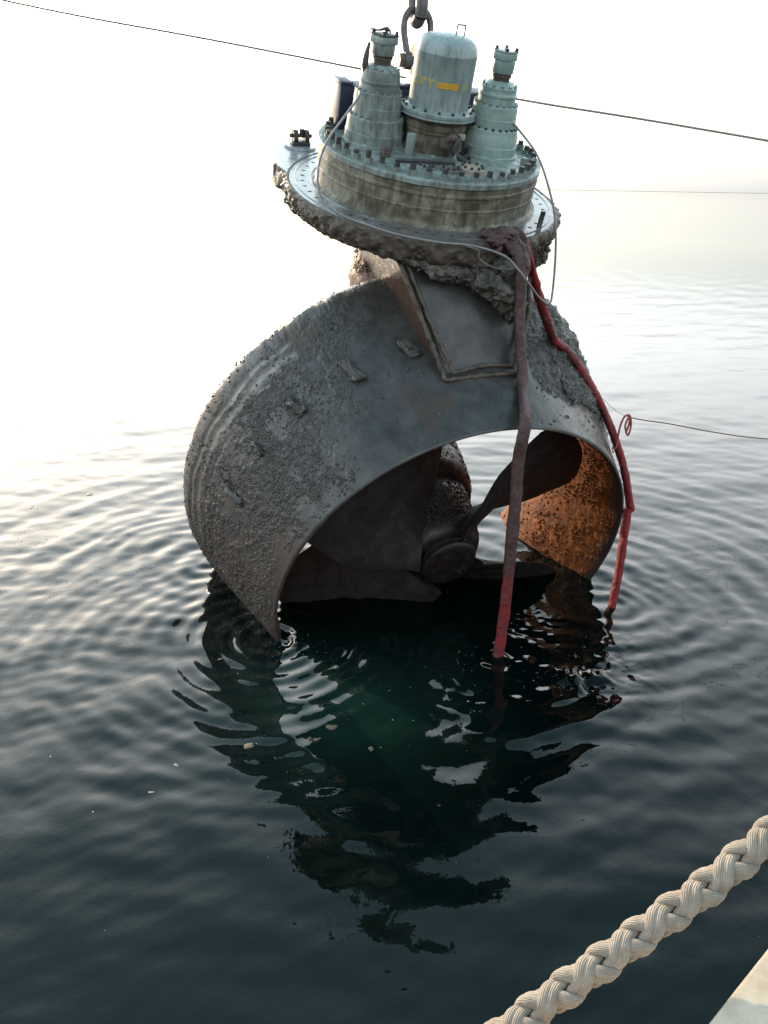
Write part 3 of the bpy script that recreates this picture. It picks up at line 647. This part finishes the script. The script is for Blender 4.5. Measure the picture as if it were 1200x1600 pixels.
def motor(c, mat, R, zs, cap, seed, broken):
    R1, R2, R3, R4, Rn = R; z1, z2, z3, z4, z5 = zs
    body = lathe('hydraulic_motor', [(R1+.012, .325), (R1+.012, .35), (R1, .356), (R1, .42), (R1-.004, .425), (R1-.008, z1-.055), (R2+.030, z1-.04), (R2+.030, z1-.012), (R2+.026, z1-.006), (R2, z1), (R2, z1+.06), (R2-.004, z1+.064),
        (R2-.006, z2-.05), (R3+.026, z2-.035), (R3+.026, z2-.010), (R3+.022, z2-.004), (R3, z2), (R3, z2+.05), (R3+.005, z2+.055), (R3+.005, z2+.068), (R3, z2+.073), (R3-.006, z3-.03), (R4+.02, z3-.012), (R4, z3), (Rn+.02, z3+.02), (Rn, z3+.026)], mat, TH, 72, (c[0], c[1], 0), .003, seed)
    lathe('motor_neck', [(Rn, z3+.018), (Rn, z4-.03), (Rn+.008, z4-.028), (Rn+.008, z4-.012), (Rn, z4-.01), (Rn, z4)], m_rustcap, body, 32, (c[0], c[1], 0), .003, seed+5)
    lathe('motor_collar', [(Rn+.012, z4-.002), (Rn+.016, z4+.006), (Rn+.016, z5-.002)], mat, body, 32, (c[0], c[1], 0), .001, seed+8)
    cb = box('motor_cap', (c[0], c[1], z5+.026), (cap, cap*.95, .05), mat, body, Matrix.Rotation(.35, 3, 'Z'), .008)
    box('cap_plate', (c[0], c[1], z5+.0575), (cap*1.01, cap*.96, .012), m_bolt if broken else mat, body, Matrix.Rotation(.35, 3, 'Z'), .003)
    for sx in (-1, 1):
        for sy in (-1, 1):
            v = Matrix.Rotation(.35, 3, 'Z') @ Vector((sx*cap*.4, sy*cap*.38, 0)); o = link('cap_bolt', sbolt, None, body, smooth=False)
            o.location = (c[0]+v.x, c[1]+v.y, z5+.063); o.scale = (1.2, 1.2, 1.3)
    bolt_ring(body, c, R2+.016, z1-.008, 22, tbolt if broken else sbolt); bolt_ring(body, c, R3+.014, z2-.007, 18, tbolt, .1)
    bolt_ring(body, c, R4+.004, z3-.010, 12, tbolt, .2)
    return body
lm = motor((-.46, .06), m_teal, (.222, .185, .150, .122, .068), (.535, .70, .845, .93, .995), .15, 300, True)
rm = motor((.435, -.13), m_teal_clean, (.225, .180, .145, .122, .066), (.545, .70, .825, .905, .985), .135, 320, False)
# scrap of hose and bracket on the left motor
tube('bent_bracket', spline([(-.585, .05, .80), (-.592, .05, .86), (-.588, .05, .93), (-.575, .05, 1.0)], 14), np.interp(np.linspace(0, 1, 14), [0, .3, .6, 1], [.016, .026, .022, .010]), m_rustcap, lm, 8)
tube('loose_rag', spline([(-.56, .08, 1.075), (-.50, .09, 1.072), (-.44, .09, 1.085), (-.405, .08, 1.062)], 18), np.interp(np.linspace(0, 1, 18), [0, .1, .3, .7, 1], [.018, .016, .010, .024, .006]), m_mud, lm, 8, .6)

# oil tank in the middle
tb = lathe('tank_base', [(.25, .335), (.25, .36), (.235, .366), (.232, .47), (.242, .476), (.242, .50), (.248, .506), (.248, .545), (.238, .552), (.242, .575), (.275, .58)], m_drum, TH, 72, (0, -.03, 0), .003, 340)
tank = lathe('oil_tank', [(.232, .578), (.296, .58), (.30, .585), (.30, .588), (.288, .592), (.288, .600), (.295, .604), (.295, .622), (.288, .627), (.240, .630), (.228, .636), (.228, .985), (.230, .99), (.230, .996), (.228, 1.0), (.222, 1.035), (.203, 1.065), (.165, 1.09), (.10, 1.105), (.0005, 1.112)], m_tank, TH, 80, (0, -.03, 0), .0015, 350)
bolt_ring(tank, (0, -.03), .266, .626, 16)
hd = spline([(.055, -.03, 1.10), (.055, -.03, 1.155), (.06, -.03, 1.165), (.115, -.03, 1.165), (.12, -.03, 1.155), (.12, -.03, 1.095)], 30)
tube('tank_handle', hd, .006, m_shackle, tank, 8)
# yellow stencil, wrapped on the tank wall
TR = .2305
def curved_quad(V, F, a0, a1, z0, z1, sh=0.0, n=5):
    b = len(V)
    for i in range(n):
        a = a0+(a1-a0)*i/(n-1)
        for z, s in ((z0, 0), (z1, sh)): V.append((TR*math.cos(a+s), -.03+TR*math.sin(a+s), z))
    for i in range(n-1): F.append((b+2*i, b+2*i+2, b+2*i+3, b+2*i+1))
def stencil(name, strokes, mat):
    V, F = [], []
    for s in strokes: curved_quad(V, F, *s)
    link(name, pmesh(name, V, F), mat, tank)
camL = W2L(np.array(CAM_POS)); fa = math.atan2(camL[1]+.03, camL[0])          # which side of the tank faces the quay
zb, zt, sw = .765, .842, .07
def at(d): return fa + d
A0 = at(-1.12); stencil('letter', [(A0, A0+sw, zb, zt, .10), (A0+.34, A0+.34-sw, zb, zt, -.10), (A0+.09, A0+.25, zb+.022, zb+.036, 0)], m_letter)
A0 = at(-.74); stencil('letter', [(A0, A0+sw, zb, zt, 0), (A0, A0+.22, zt-.018, zt, 0), (A0, A0+.17, zb+.034, zb+.050, 0)], m_letter)
A0 = at(-.45); stencil('letter', [(A0+.065, A0+.065+sw, zb, zt, 0), (A0-.03, A0+.23, zt-.02, zt, 0)], m_letter)
a0 = at(-.10); V, F = [], []
curved_quad(V, F, a0, a0+.50, zb+.026, zt-.010, 0, 8); curved_quad(V, F, a0+.50, a0+.62, zb+.020, zt-.006, 0, 4); curved_quad(V, F, a0-.04, a0, zb+.034, zt-.016, 0, 3); curved_quad(V, F, a0+.62, a0+.68, zb+.032, zt-.016, 0, 3)
link('arrow_mark', pmesh('arrow_mark', V, F), m_arrow, tank)
A0 = at(.74); stencil('letter', [(A0, A0+.08, zb+.01, zt, 0), (A0, A0+.26, zt-.02, zt, 0), (A0, A0+.20, zb+.036, zb+.05, 0)], m_letter)

# fittings on the cover
lathe('vent_pipe', [(.034, .335), (.034, .485), (.030, .49), (.0005, .49)], m_teal, cover, 24, (-.288, -.25, 0))
V_, F_ = [], []
box('valve_block', (-.03, -.315, .445), (.10, .06, .075), m_rustcap, cover, None, .01)
tube('valve_pipe', spline([(-.02, -.33, .47), (.0, -.36, .50), (.01, -.36, .49)], 12), .028, m_rustcap, cover, 12)
tube('hose_elbow', spline([(.09, -.30, .49), (.05, -.34, .47), (.03, -.35, .41), (.06, -.36, .37), (.12, -.38, .35)], 24), .024, m_bolt, cover, 12)
lathe('hose_end', [(.03, -.02), (.032, 0), (.028, .015), (.0005, .018)], m_cream, cover, 20, (.095, -.31, .495))
hose2 = spline([(.14, -.26, .345), (.17, -.30, .40), (.16, -.36, .42), (.13, -.42, .37)], 24); tube('hose_elbow', hose2, .02, m_bolt, cover, 10)
def disc(name, c, r, h, mat, n, rb):
    o = lathe(name, [(r, -.004), (r, h-.005), (r-.005, h), (.0005, h)], mat, cover, 40, (c[0], c[1], .336))
    bolt_ring(o, c, rb, .336+h-.002, n)
disc('inspection_cover', (.075, -.60, 0), .095, .03, m_cream, 9, .078)
disc('inspection_cover', (-.10, -.60, 0), .075, .02, m_plate, 8, .06)
disc('inspection_cover', (-.275, -.56, 0), .065, .02, m_plate, 8, .052)
box('motor_lug', (-.50, -.30, .37), (.07, .06, .07), m_rustcap, cover, Matrix.Rotation(.3, 3, 'Z'), .006)
for (x, y, s) in ((.62, -.42, .05), (.30, -.48, .03), (-.62, -.2, .05), (.05, -.36, .04), (-.17, -.42, .035)):
    box('cover_block', (x, y, .36), (s, s*.9, .055), m_teal, cover, Matrix.Rotation(x*3, 3, 'Z'), .005)
tube('cover_pipe', spline([(-.45, -.42, .35), (-.3, -.47, .36), (-.12, -.47, .36), (.0, -.45, .35)], 24), .014, m_bolt, cover, 8)
# navy casing behind the motors
nb = bmesh.new(); box_bm(nb, (.02, .47, .49), (1.34, .20, .32), bev=.010); box_bm(nb, (-.60, .47, .657), (.10, .20, .03), bev=.004)
box_bm(nb, (-.12, .43, .658), (.20, .10, .024), bev=.006)
blue = from_bm('navy_casing', nb, m_navy, TH)
for k in range(3): box('casing_rib', (-.40+.42*k, .366, .50), (.03, .012, .30), m_navy, blue, None, .003)
# lifting plate behind the tank that carries the shackle
lp = bmesh.new(); box_bm(lp, (.0, .46, .55), (.06, .24, .48), bev=.01)
bmesh.ops.create_cone(lp, cap_ends=True, segments=28, radius1=.12, radius2=.12, depth=.06, matrix=Matrix.Translation((0.0, .46, .83)) @ Matrix.Rotation(math.pi/2, 4, 'Y'))
from_bm('lifting_plate', lp, m_bolt, TH)

# hanging mud and growth under the right front of the flange
def blob(name, path, rads, mat, parent, amp, seed, seg=64, n=70, flat=1.0):
    P = spline(path, n); r = np.interp(np.linspace(0, 1, n), np.linspace(0, 1, len(rads)), rads)
    V, F = tube_np(P, r, seg, flat); V = V + amp*np.stack([fbm(V*9, 4, seed+i, .62) for i in range(3)], -1) + amp*.4*np.stack([fbm(V*34, 3, seed+9+i) for i in range(3)], -1)
    return link(name, pmesh(name, V, F), mat, parent)
blob('mud_clump', [(-.55, -.93, -.17), (-.30, -1.03, -.20), (-.10, -1.09, -.24), (.08, -1.14, -.29), (.20, -1.18, -.34), (.285, -1.22, -.43), (.305, -1.25, -.52)], [.02, .07, .085, .105, .11, .095, .05], m_mud, TH, .030, 400)
blob('mud_clump', [(.12, -1.10, -.10), (.22, -1.16, -.18), (.31, -1.19, -.26), (.33, -1.2, -.35)], [.05, .085, .075, .03], m_mud, TH, .024, 420, 48, 44)
blob('mud_clump', [(.78, -.60, -.16), (.70, -.78, -.20), (.58, -.92, -.20), (.48, -.98, -.16)], [.03, .075, .07, .03], m_crust, TH, .026, 440, 48, 44)
for o in [q for q in COL.objects if q.name.startswith('mud_clump')]:
    cv = np.array([v.co[:] for v in o.data.vertices]); cn = np.array([v.normal[:] for v in o.data.vertices]); ii = RNG.integers(0, len(cv), 650)
    lumps('clump_growth', cv[ii]+RNG.normal(0, .004, (650, 3)), cn[ii]+RNG.normal(0, .3, (650, 3)), .004+.015*RNG.random(650)**2, m_lump if '001' not in o.name else m_mud, o)
th = RNG.uniform(0, 2*math.pi, 5200); kz = RNG.uniform(.0, 1, 5200)
rr_ = np.interp(kz, [0, .3, .7, 1], [1.10, 1.125, 1.115, 1.07])+.015*np.clip(-np.sin(th+.25), 0, 1); P = np.stack([rr_*np.cos(th), rr_*np.sin(th), -.02-.15*kz], -1)
nn = np.stack([np.cos(th), np.sin(th), 0*th], -1)
lumps('rim_barnacles', P-nn*.012, nn, .006+.016*RNG.random(5200)**2, m_crust, flange)
# ------------------------------------------------------------------ shackle and hoist link (hang plumb, built in world space)
SH = Vector(L2W((-.01, .46, .83)).tolist()); ang = .35
SM = Matrix.Translation(SH) @ Matrix.Rotation(math.radians(20), 4, 'Z')
sh = thing('bow_shackle', 'grey steel bow shackle hanging behind the domed tank', 'shackle', SM)
pts = [(.76*a, b, c) for a, b, c in [(-.105, 0, -.02), (-.108, 0, .04), (-.125, 0, .12), (-.145, 0, .20), (-.14, 0, .27), (-.10, 0, .325), (-.04, 0, .35), (.04, 0, .35), (.10, 0, .325), (.14, 0, .27), (.145, 0, .20), (.125, 0, .12), (.108, 0, .04), (.105, 0, -.02)]]
tube('bow', spline(pts, 70), .026, m_shackle, sh, 16)
for sx in (-1, 1):
    bm = bmesh.new(); bmesh.ops.create_cone(bm, cap_ends=True, segments=24, radius1=.062, radius2=.062, depth=.055, matrix=Matrix.Translation((sx*.08, 0, 0)) @ Matrix.Rotation(math.pi/2, 4, 'Y')); from_bm('shackle_eye', bm, m_shackle, sh)
bm = bmesh.new(); bmesh.ops.create_cone(bm, cap_ends=True, segments=20, radius1=.032, radius2=.032, depth=.27, matrix=Matrix.Rotation(math.pi/2, 4, 'Y')); from_bm('shackle_pin', bm, m_shackle, sh)
bm = bmesh.new(); bmesh.ops.create_cone(bm, cap_ends=True, segments=6, radius1=.052, radius2=.052, depth=.05, matrix=Matrix.Translation((-.125, 0, 0)) @ Matrix.Rotation(math.pi/2, 4, 'Y')); from_bm('pin_nut', bm, m_shackle, sh)
HL = SM @ Matrix.Translation((0, 0, .35))
hl = thing('hoist_link', 'thick dark hoist link gripping the top of the shackle at the picture edge', 'lifting link', HL)
lk = [(0, -.06, -.055), (0, 0, -.085), (0, .06, -.055), (0, .085, .02), (0, .085, .30), (0, .06, .37), (0, 0, .40), (0, -.06, .37), (0, -.085, .30), (0, -.085, .02), (0, -.06, -.055)]
tube('link_ring', spline(lk, 80), .048, m_shackle, hl, 16)
bm = bmesh.new(); box_bm(bm, (0, 0, .62), (.16, .10, .46), bev=.02); from_bm('hook_shank', bm, m_shackle, hl)

# ------------------------------------------------------------------ slings
def sling(name, pts, r, muds, label, seed, clear=True):
    P = spline(pts, 260)
    if clear:
        d = P-CN; t = d@AX; q = d - t[:, None]*AX; rr = np.linalg.norm(q, axis=1); lim = np.where((t > -.02) & (t < 1.5), Rout(np.clip(t, 0, 1.5))+.065, 0)
        q = q*np.maximum(1, lim/rr)[:, None]; P = CN+t[:, None]*AX+q
    s = np.linspace(0, 1, 260)
    V, F = tube_np(P, r*(1+.08*fbm(np.stack([s*9, 0*s, 0*s], -1), 3, seed)), 24, .62)
    V = V + .0045*np.stack([fbm(V*np.array([26., 26., 6.]), 4, seed+i, .6) for i in range(3)], -1)
    me = pmesh(name, L2W(V), F); mud = np.interp(s, np.linspace(0, 1, len(muds)), muds)
    at_ = me.attributes.new('mud', 'FLOAT', 'POINT'); at_.data.foreach_set('value', np.repeat(mud, 24).astype(np.float32))
    return tag(link(name, me, m_sling), label, 'lifting sling', 'slings looped round the thruster')
sling('lifting_sling', [(.10, -.98, .03), (.16, -1.08, .045), (.225, -1.16, .01), (.262, -1.27, -.15), (.289, -1.37, -.484), (.307, -1.60, -.90), (.12, -2.0, -.95), (.094, -2.082, -1.236), (.102, -2.191, -1.578), (.096, -2.306, -1.935), (.085, -2.45, -2.358), (.055, -2.607, -2.812), (.039, -2.69, -3.08), (.02, -2.74, -3.3)],
      .057, [.9, .8, 1., 1.1, 1.0, 1., .9, .75, .9, .8, .4, .45, .6, .3], 'muddy red sling running down in front of the propeller opening into the water', 500, False)
sling('lifting_sling', [(.30, -1.06, .03), (.37, -1.06, -.02), (.47, -1.02, -.17), (.623, -1.0, -.409), (.746, -1.05, -.637), (1.021, -1.067, -1.02), (1.186, -1.245, -1.224), (1.384, -1.46, -1.46), (1.503, -1.651, -1.717), (1.566, -1.84, -2.012), (1.543, -1.987, -2.299), (1.498, -2.144, -2.62), (1.444, -2.289, -2.921), (1.40, -2.42, -3.2)],
      .055, [1., .35, .15, .3, .45, .5, .4, .4, .35, .1, -.3, -.5, -.5, -.3], 'bright red sling over the right flank of the nozzle beside open water', 520)
# knot of cloth where the slings cross the flange
def bundle():
    e = thing('sling_knot', 'bunched muddy sling loops knotted on the flange edge above the mud clump', 'knotted sling', MW)
    for i, (pth, r) in enumerate((([(.03, -1.00, .03), (.06, -1.08, .045), (.12, -1.13, .05), (.20, -1.15, .045), (.27, -1.12, .03)], .036), ([(.02, -1.09, .01), (.07, -1.14, .03), (.10, -1.17, -.01), (.09, -1.17, -.05)], .026),
            ([(.12, -1.03, .04), (.19, -1.11, .075), (.255, -1.18, .02), (.285, -1.23, -.09), (.29, -1.27, -.18)], .046), ([(.24, -1.02, .03), (.29, -1.07, .06), (.33, -1.13, .01), (.345, -1.17, -.10), (.335, -1.20, -.2)], .034), ([(.06, -1.13, .02), (.13, -1.18, .03), (.19, -1.20, -.03), (.2, -1.21, -.07)], .03))):
        P = spline(pth, 44); V, F = tube_np(P, r*(1+.2*np.sin(np.linspace(0, 7+i, 44))), 18, .7); V = V+.016*np.stack([fbm(V*15, 4, 540+i*4+k, .6) for k in range(3)], -1)
        me = pmesh('sling_fold', V, F); at_ = me.attributes.new('mud', 'FLOAT', 'POINT'); at_.data.foreach_set('value', np.full(len(V), (2.2, 2.2, 1.5, 1.2, 2.0)[i], np.float32)); link('sling_fold', me, m_sling, e)
bundle()

# ------------------------------------------------------------------ cable, lines, ropes
cab = [[-.64, -.02, .70], [-.695, -0.15, 0.687], [-0.834, -0.3, 0.602], [-0.991, -0.45, 0.493], [-1.082, -0.55, 0.375], [-1.116, -0.65, 0.237], [-1.09, -0.75, 0.152], [-0.993, -0.85, 0.105], [-0.838, -0.95, 0.076], [-0.655, -1.04, 0.047], [-0.393, -1.12, 0.022], [-0.126, -1.17, 0.01], [0.093, -1.25, -0.03], [0.189, -1.33, -0.10], [0.28, -1.37, -0.19], [0.437, -1.30, -0.326], [0.60, -1.2, -0.440], [0.66, -1.15, -.47], [0.718, -1.1, -0.447], [0.756, -0.95, -0.174], [0.727, -0.85, 0.087], [0.682, -0.7, 0.298], [0.656, -0.5, 0.444], [0.575, -0.3, 0.56], [.52, -.28, .60]]
tag(tube('cable', L2W(spline(cab, 320)), .0085, m_cable, None, 8), 'thin grey cable looping from the left motor round the flange to the right motor', 'cable')
lp2 = [[-0.2, -1.19, 0.02], [-0.1, -1.22, -0.006], [-0.085, -1.24, -0.062], [0.026, -1.27, -0.11], [0.161, -1.30, -0.115], [0.185, -1.30, -0.082]]
tag(tube('cable_loop', L2W(spline(lp2, 60)), .009, m_mud, None, 8), 'muddy slack loop of line lying on the flange edge left of the sling knot', 'line')
def twisted(name, P, R, pitch, mat, n_str, parent=None):
    T, A, B = frames(P); s = np.concatenate([[0], np.cumsum(np.linalg.norm(np.diff(P, axis=0), axis=1))])
    for k in range(n_str):
        a = 2*math.pi*(s/pitch+k/n_str); Q = P+R*.5*(np.cos(a)[:, None]*A+np.sin(a)[:, None]*B); tube('strand', Q, R*.56, mat, parent, 7)
bgl = spline([[-9.5, 16.67, 6.98], [-6.16, 16.41, 6.36], [-3.29, 16.23, 5.92], [-0.54, 16.04, 5.47], [2.3, 15.84, 5.01], [4.55, 15.71, 4.71], [6.89, 15.58, 4.38], [9.23, 15.42, 4.02]], 500)
ml = thing('mooring_line', 'thin brown mooring line stretched across the sky behind the motors', 'rope'); twisted('l', bgl, .019, .22, m_line, 3, ml)
st = spline([[1.35, 6.05, 2.22], [1.532, 6.138, 2.096], [1.797, 6.275, 1.907], [2.065, 6.413, 1.718], [2.537, 6.581, 1.603], [3.021, 6.748, 1.483], [3.588, 6.92, 1.378], [5.189, 7.47, 1.137]], 200)
tag(tube('tag_line', st, np.interp(np.arange(200), [0, 84, 90, 200], [.0018, .0018, .0055, .0055]), m_twine, None, 6), 'thin twine stretched over the water to the right of the nozzle', 'twine')
lo = [[1.95, 6.30, 1.46], [1.987, 6.309, 1.474], [2.012, 6.37, 1.616], [2.049, 6.408, 1.708], [2.098, 6.415, 1.722], [2.11, 6.381, 1.643], [2.084, 6.349, 1.567], [2.061, 6.381, 1.642], [2.098, 6.413, 1.719], [2.10, 6.41, 1.64], [2.08, 6.40, 1.575], [2.10, 6.40, 1.66], [2.09, 6.41, 1.72]]
tag(tube('red_cord_loop', spline(lo, 120), .0085, m_cord, None, 7), 'red cord tied in a dangling loop on the thin twine beside the right sling', 'cord')

def plaited_rope():
    ctl = [[-0.026, 0.791, 1.982], [0.126, 0.837, 2.091], [0.256, 0.878, 2.187], [0.401, 0.926, 2.276], [0.486, 0.957, 2.324], [0.573, 0.988, 2.371], [0.667, 1.025, 2.432], [0.977, 1.162, 2.602]]
    n = 900; P = spline(ctl, n); T, A, B = frames(P); s = np.concatenate([[0], np.cumsum(np.linalg.norm(np.diff(P, axis=0), axis=1))])
    e = thing('plaited_rope', 'thick beige plaited mooring rope slanting across the lower right foreground', 'rope')
    R = .0280; pitch = .150; sr = R*.385; r0 = R*.59; de = R*.21; seg = 20
    for dirn in (1, -1):
        for c in (0, 1):
            for k in (0, 1):
                off = (k-.5)*.80; sh = off/(2*math.pi)*pitch
                th = dirn*(2*math.pi*(s)/pitch) + c*math.pi + off + .4
                w = 2*(2*math.pi*s/pitch) + dirn*0.0
                r = r0 + dirn*de*np.cos(w + dirn*2*0*off)
                Q = P + r[:, None]*(np.cos(th)[:, None]*A+np.sin(th)[:, None]*B)
                rad = np.cos(th)[:, None]*A+np.sin(th)[:, None]*B
                Tq = np.gradient(Q, axis=0); Tq /= np.linalg.norm(Tq, axis=1)[:, None]
                n1 = rad - (rad*Tq).sum(1)[:, None]*Tq; n1 /= np.linalg.norm(n1, axis=1)[:, None]; b1 = np.cross(Tq, n1)
                an = np.linspace(0, 2*math.pi, seg+1)
                V = Q[:, None] + sr*(.82*np.cos(an)[None, :, None]*n1[:, None]+1.04*np.sin(an)[None, :, None]*b1[:, None])
                me = np_mesh('strand', V.reshape(-1, 3), grid_faces(n, seg+1)); uv = me.uv_layers.new(name='UVMap')
                U = (np.repeat((s*20)[:, None], seg+1, 1) + dirn*an[None]*.9).ravel(); Vv = np.repeat(an[None]*.6, n, 0).ravel()
                li = np.empty(len(me.loops), np.int32); me.loops.foreach_get('vertex_index', li)
                uv.data.foreach_set('uv', np.stack([U[li], Vv[li]], -1).astype(np.float32).ravel()); link('strand', me, m_rope, e)
plaited_rope()

# ------------------------------------------------------------------ quay-side bulwark rail at the lower right
def rail():
    e = thing('bulwark_rail', 'cream painted bulwark capping at the lower right corner', 'ship rail')
    p0 = np.array([.528, .812, 2.28]); p1 = np.array([.687, .949, 2.28]); d = (p1-p0)/np.linalg.norm(p1-p0); nrm = np.array([d[1], -d[0], 0])
    rot = Matrix((Vector(d.tolist()), Vector((-nrm).tolist()), Vector((0, 0, 1)))).transposed()
    c = p0 + d*.6 + nrm*.15
    box('rail_cap', (c[0], c[1], 2.26), (4.4, .30, .04), m_deck, e, rot, .008)
    c2 = p0 + d*.6 + nrm*.15; box('bulwark_plate', (c2[0], c2[1], 1.68), (4.4, .03, 1.118), m_deck, e, rot, .004)
rail()

# ------------------------------------------------------------------ floating scraps
def scrap(name, xy, r, mat, label, cat, seed, asp=1.0):
    bm = bmesh.new(); bmesh.ops.create_icosphere(bm, subdivisions=3, radius=1.0); me = bpy.data.meshes.new(name); bm.to_mesh(me); bm.free()
    co = np.array([v.co[:] for v in me.vertices]); co = co*(1+.35*fbm(co*1.8, 3, seed))[:, None]; co = co*np.array([r, r*asp, r*.06])
    me.vertices.foreach_set('co', co.astype(np.float32).ravel()); me.update(); o = link(name, me, mat)
    z = float(wave_h(np.array([[xy[0]]]), np.array([[xy[1]]]))[0, 0]); o.location = (xy[0], xy[1], z+r*.02); o.rotation_euler = (0, 0, seed*.7)
    return tag(o, label, cat, 'scraps floating on the water')
scrap('floating_weed', (-3.59, 8.67), .045, m_black_bit, 'dark weed clot on bright water left of the nozzle, larger of two', 'weed', 600, .7)
scrap('floating_weed', (-3.34, 8.95), .025, m_black_bit, 'tiny dark weed speck just beyond the larger clot on the bright left water', 'weed', 601, .7)
scrap('floating_scum', (-.89, 4.17), .036, m_debris, 'brown scum flake in the dark reflection, leftmost of the brown flakes', 'scum', 602, .7)
scrap('floating_scum', (-.34, 4.38), .032, m_debris, 'brown scum flake at the edge of the bright patch below the propeller', 'scum', 603, 1.2)
scrap('floating_scum', (-.06, 4.16), .024, m_debris, 'small brown flake in the greenish dark water below the hub', 'scum', 604, .6)
scrap('floating_paper', (-1.33, 3.97), .020, m_white_bit, 'pale scrap beside the left tip of the dark reflection', 'paper scrap', 605, .5)
scrap('floating_paper', (-1.42, 3.72), .022, m_white_bit, 'thin pale scrap alone on grey water nearer the quay', 'paper scrap', 606, .35)
scrap('floating_weed', (-1.30, 5.2), .035, m_black_bit, 'narrow dark weed blade left of the nozzle tip', 'weed', 607, .3)

# foam specks and weed crumbs drifting on the water: too many and too small to count
def specks(name, pts, size, mat):
    pts = np.array(pts); k = len(pts); z = wave_h(pts[:, 0].copy(), pts[:, 1].copy()); ang = np.arange(6)*math.pi/3
    rr = size[:, None]*(.6+.8*RNG.random((k, 6))); st = RNG.uniform(.4, 1, (k, 1)); ro = RNG.uniform(0, 3, (k, 1))
    x = rr*np.cos(ang); y = rr*np.sin(ang)*st; X_ = x*np.cos(ro)-y*np.sin(ro); Y_ = x*np.sin(ro)+y*np.cos(ro)
    ring = np.stack([pts[:, 0:1]+X_, pts[:, 1:2]+Y_, np.repeat((z+.001)[:, None], 6, 1)], -1)
    top = np.stack([pts[:, 0], pts[:, 1], z+size*.35+.002], -1)[:, None]
    V = np.concatenate([ring, top], 1).reshape(-1, 3); loc = np.array([(i, (i+1) % 6, 6) for i in range(6)])
    o = link(name, np_mesh(name, V, (loc[None]+(np.arange(k)*7)[:, None, None]).reshape(-1, 3)), mat); o['kind'] = 'stuff'
P1 = np.vstack([RNG.normal((1.0, 5.2), (.45, .35), (70, 2)), RNG.normal((-.6, 5.3), (.28, .25), (50, 2)), RNG.normal((.2, 4.4), (.8, .5), (25, 2)), RNG.normal((1.55, 5.0), (.22, .16), (90, 2)), RNG.uniform((-2.6, 2.6), (2.4, 5.2), (25, 2))])
specks('foam_specks', P1, .002+.006*RNG.random(len(P1))**3, m_foam)
c_ = RNG.uniform((-4.2, 5.4), (-2.0, 9.0), (26, 2)); P2 = np.vstack([c+np.cumsum(RNG.normal(0, .05, (9, 2)), 0) for c in c_])
specks('weed_crumbs', P2, .003+.008*RNG.random(len(P2))**3, m_black_bit)
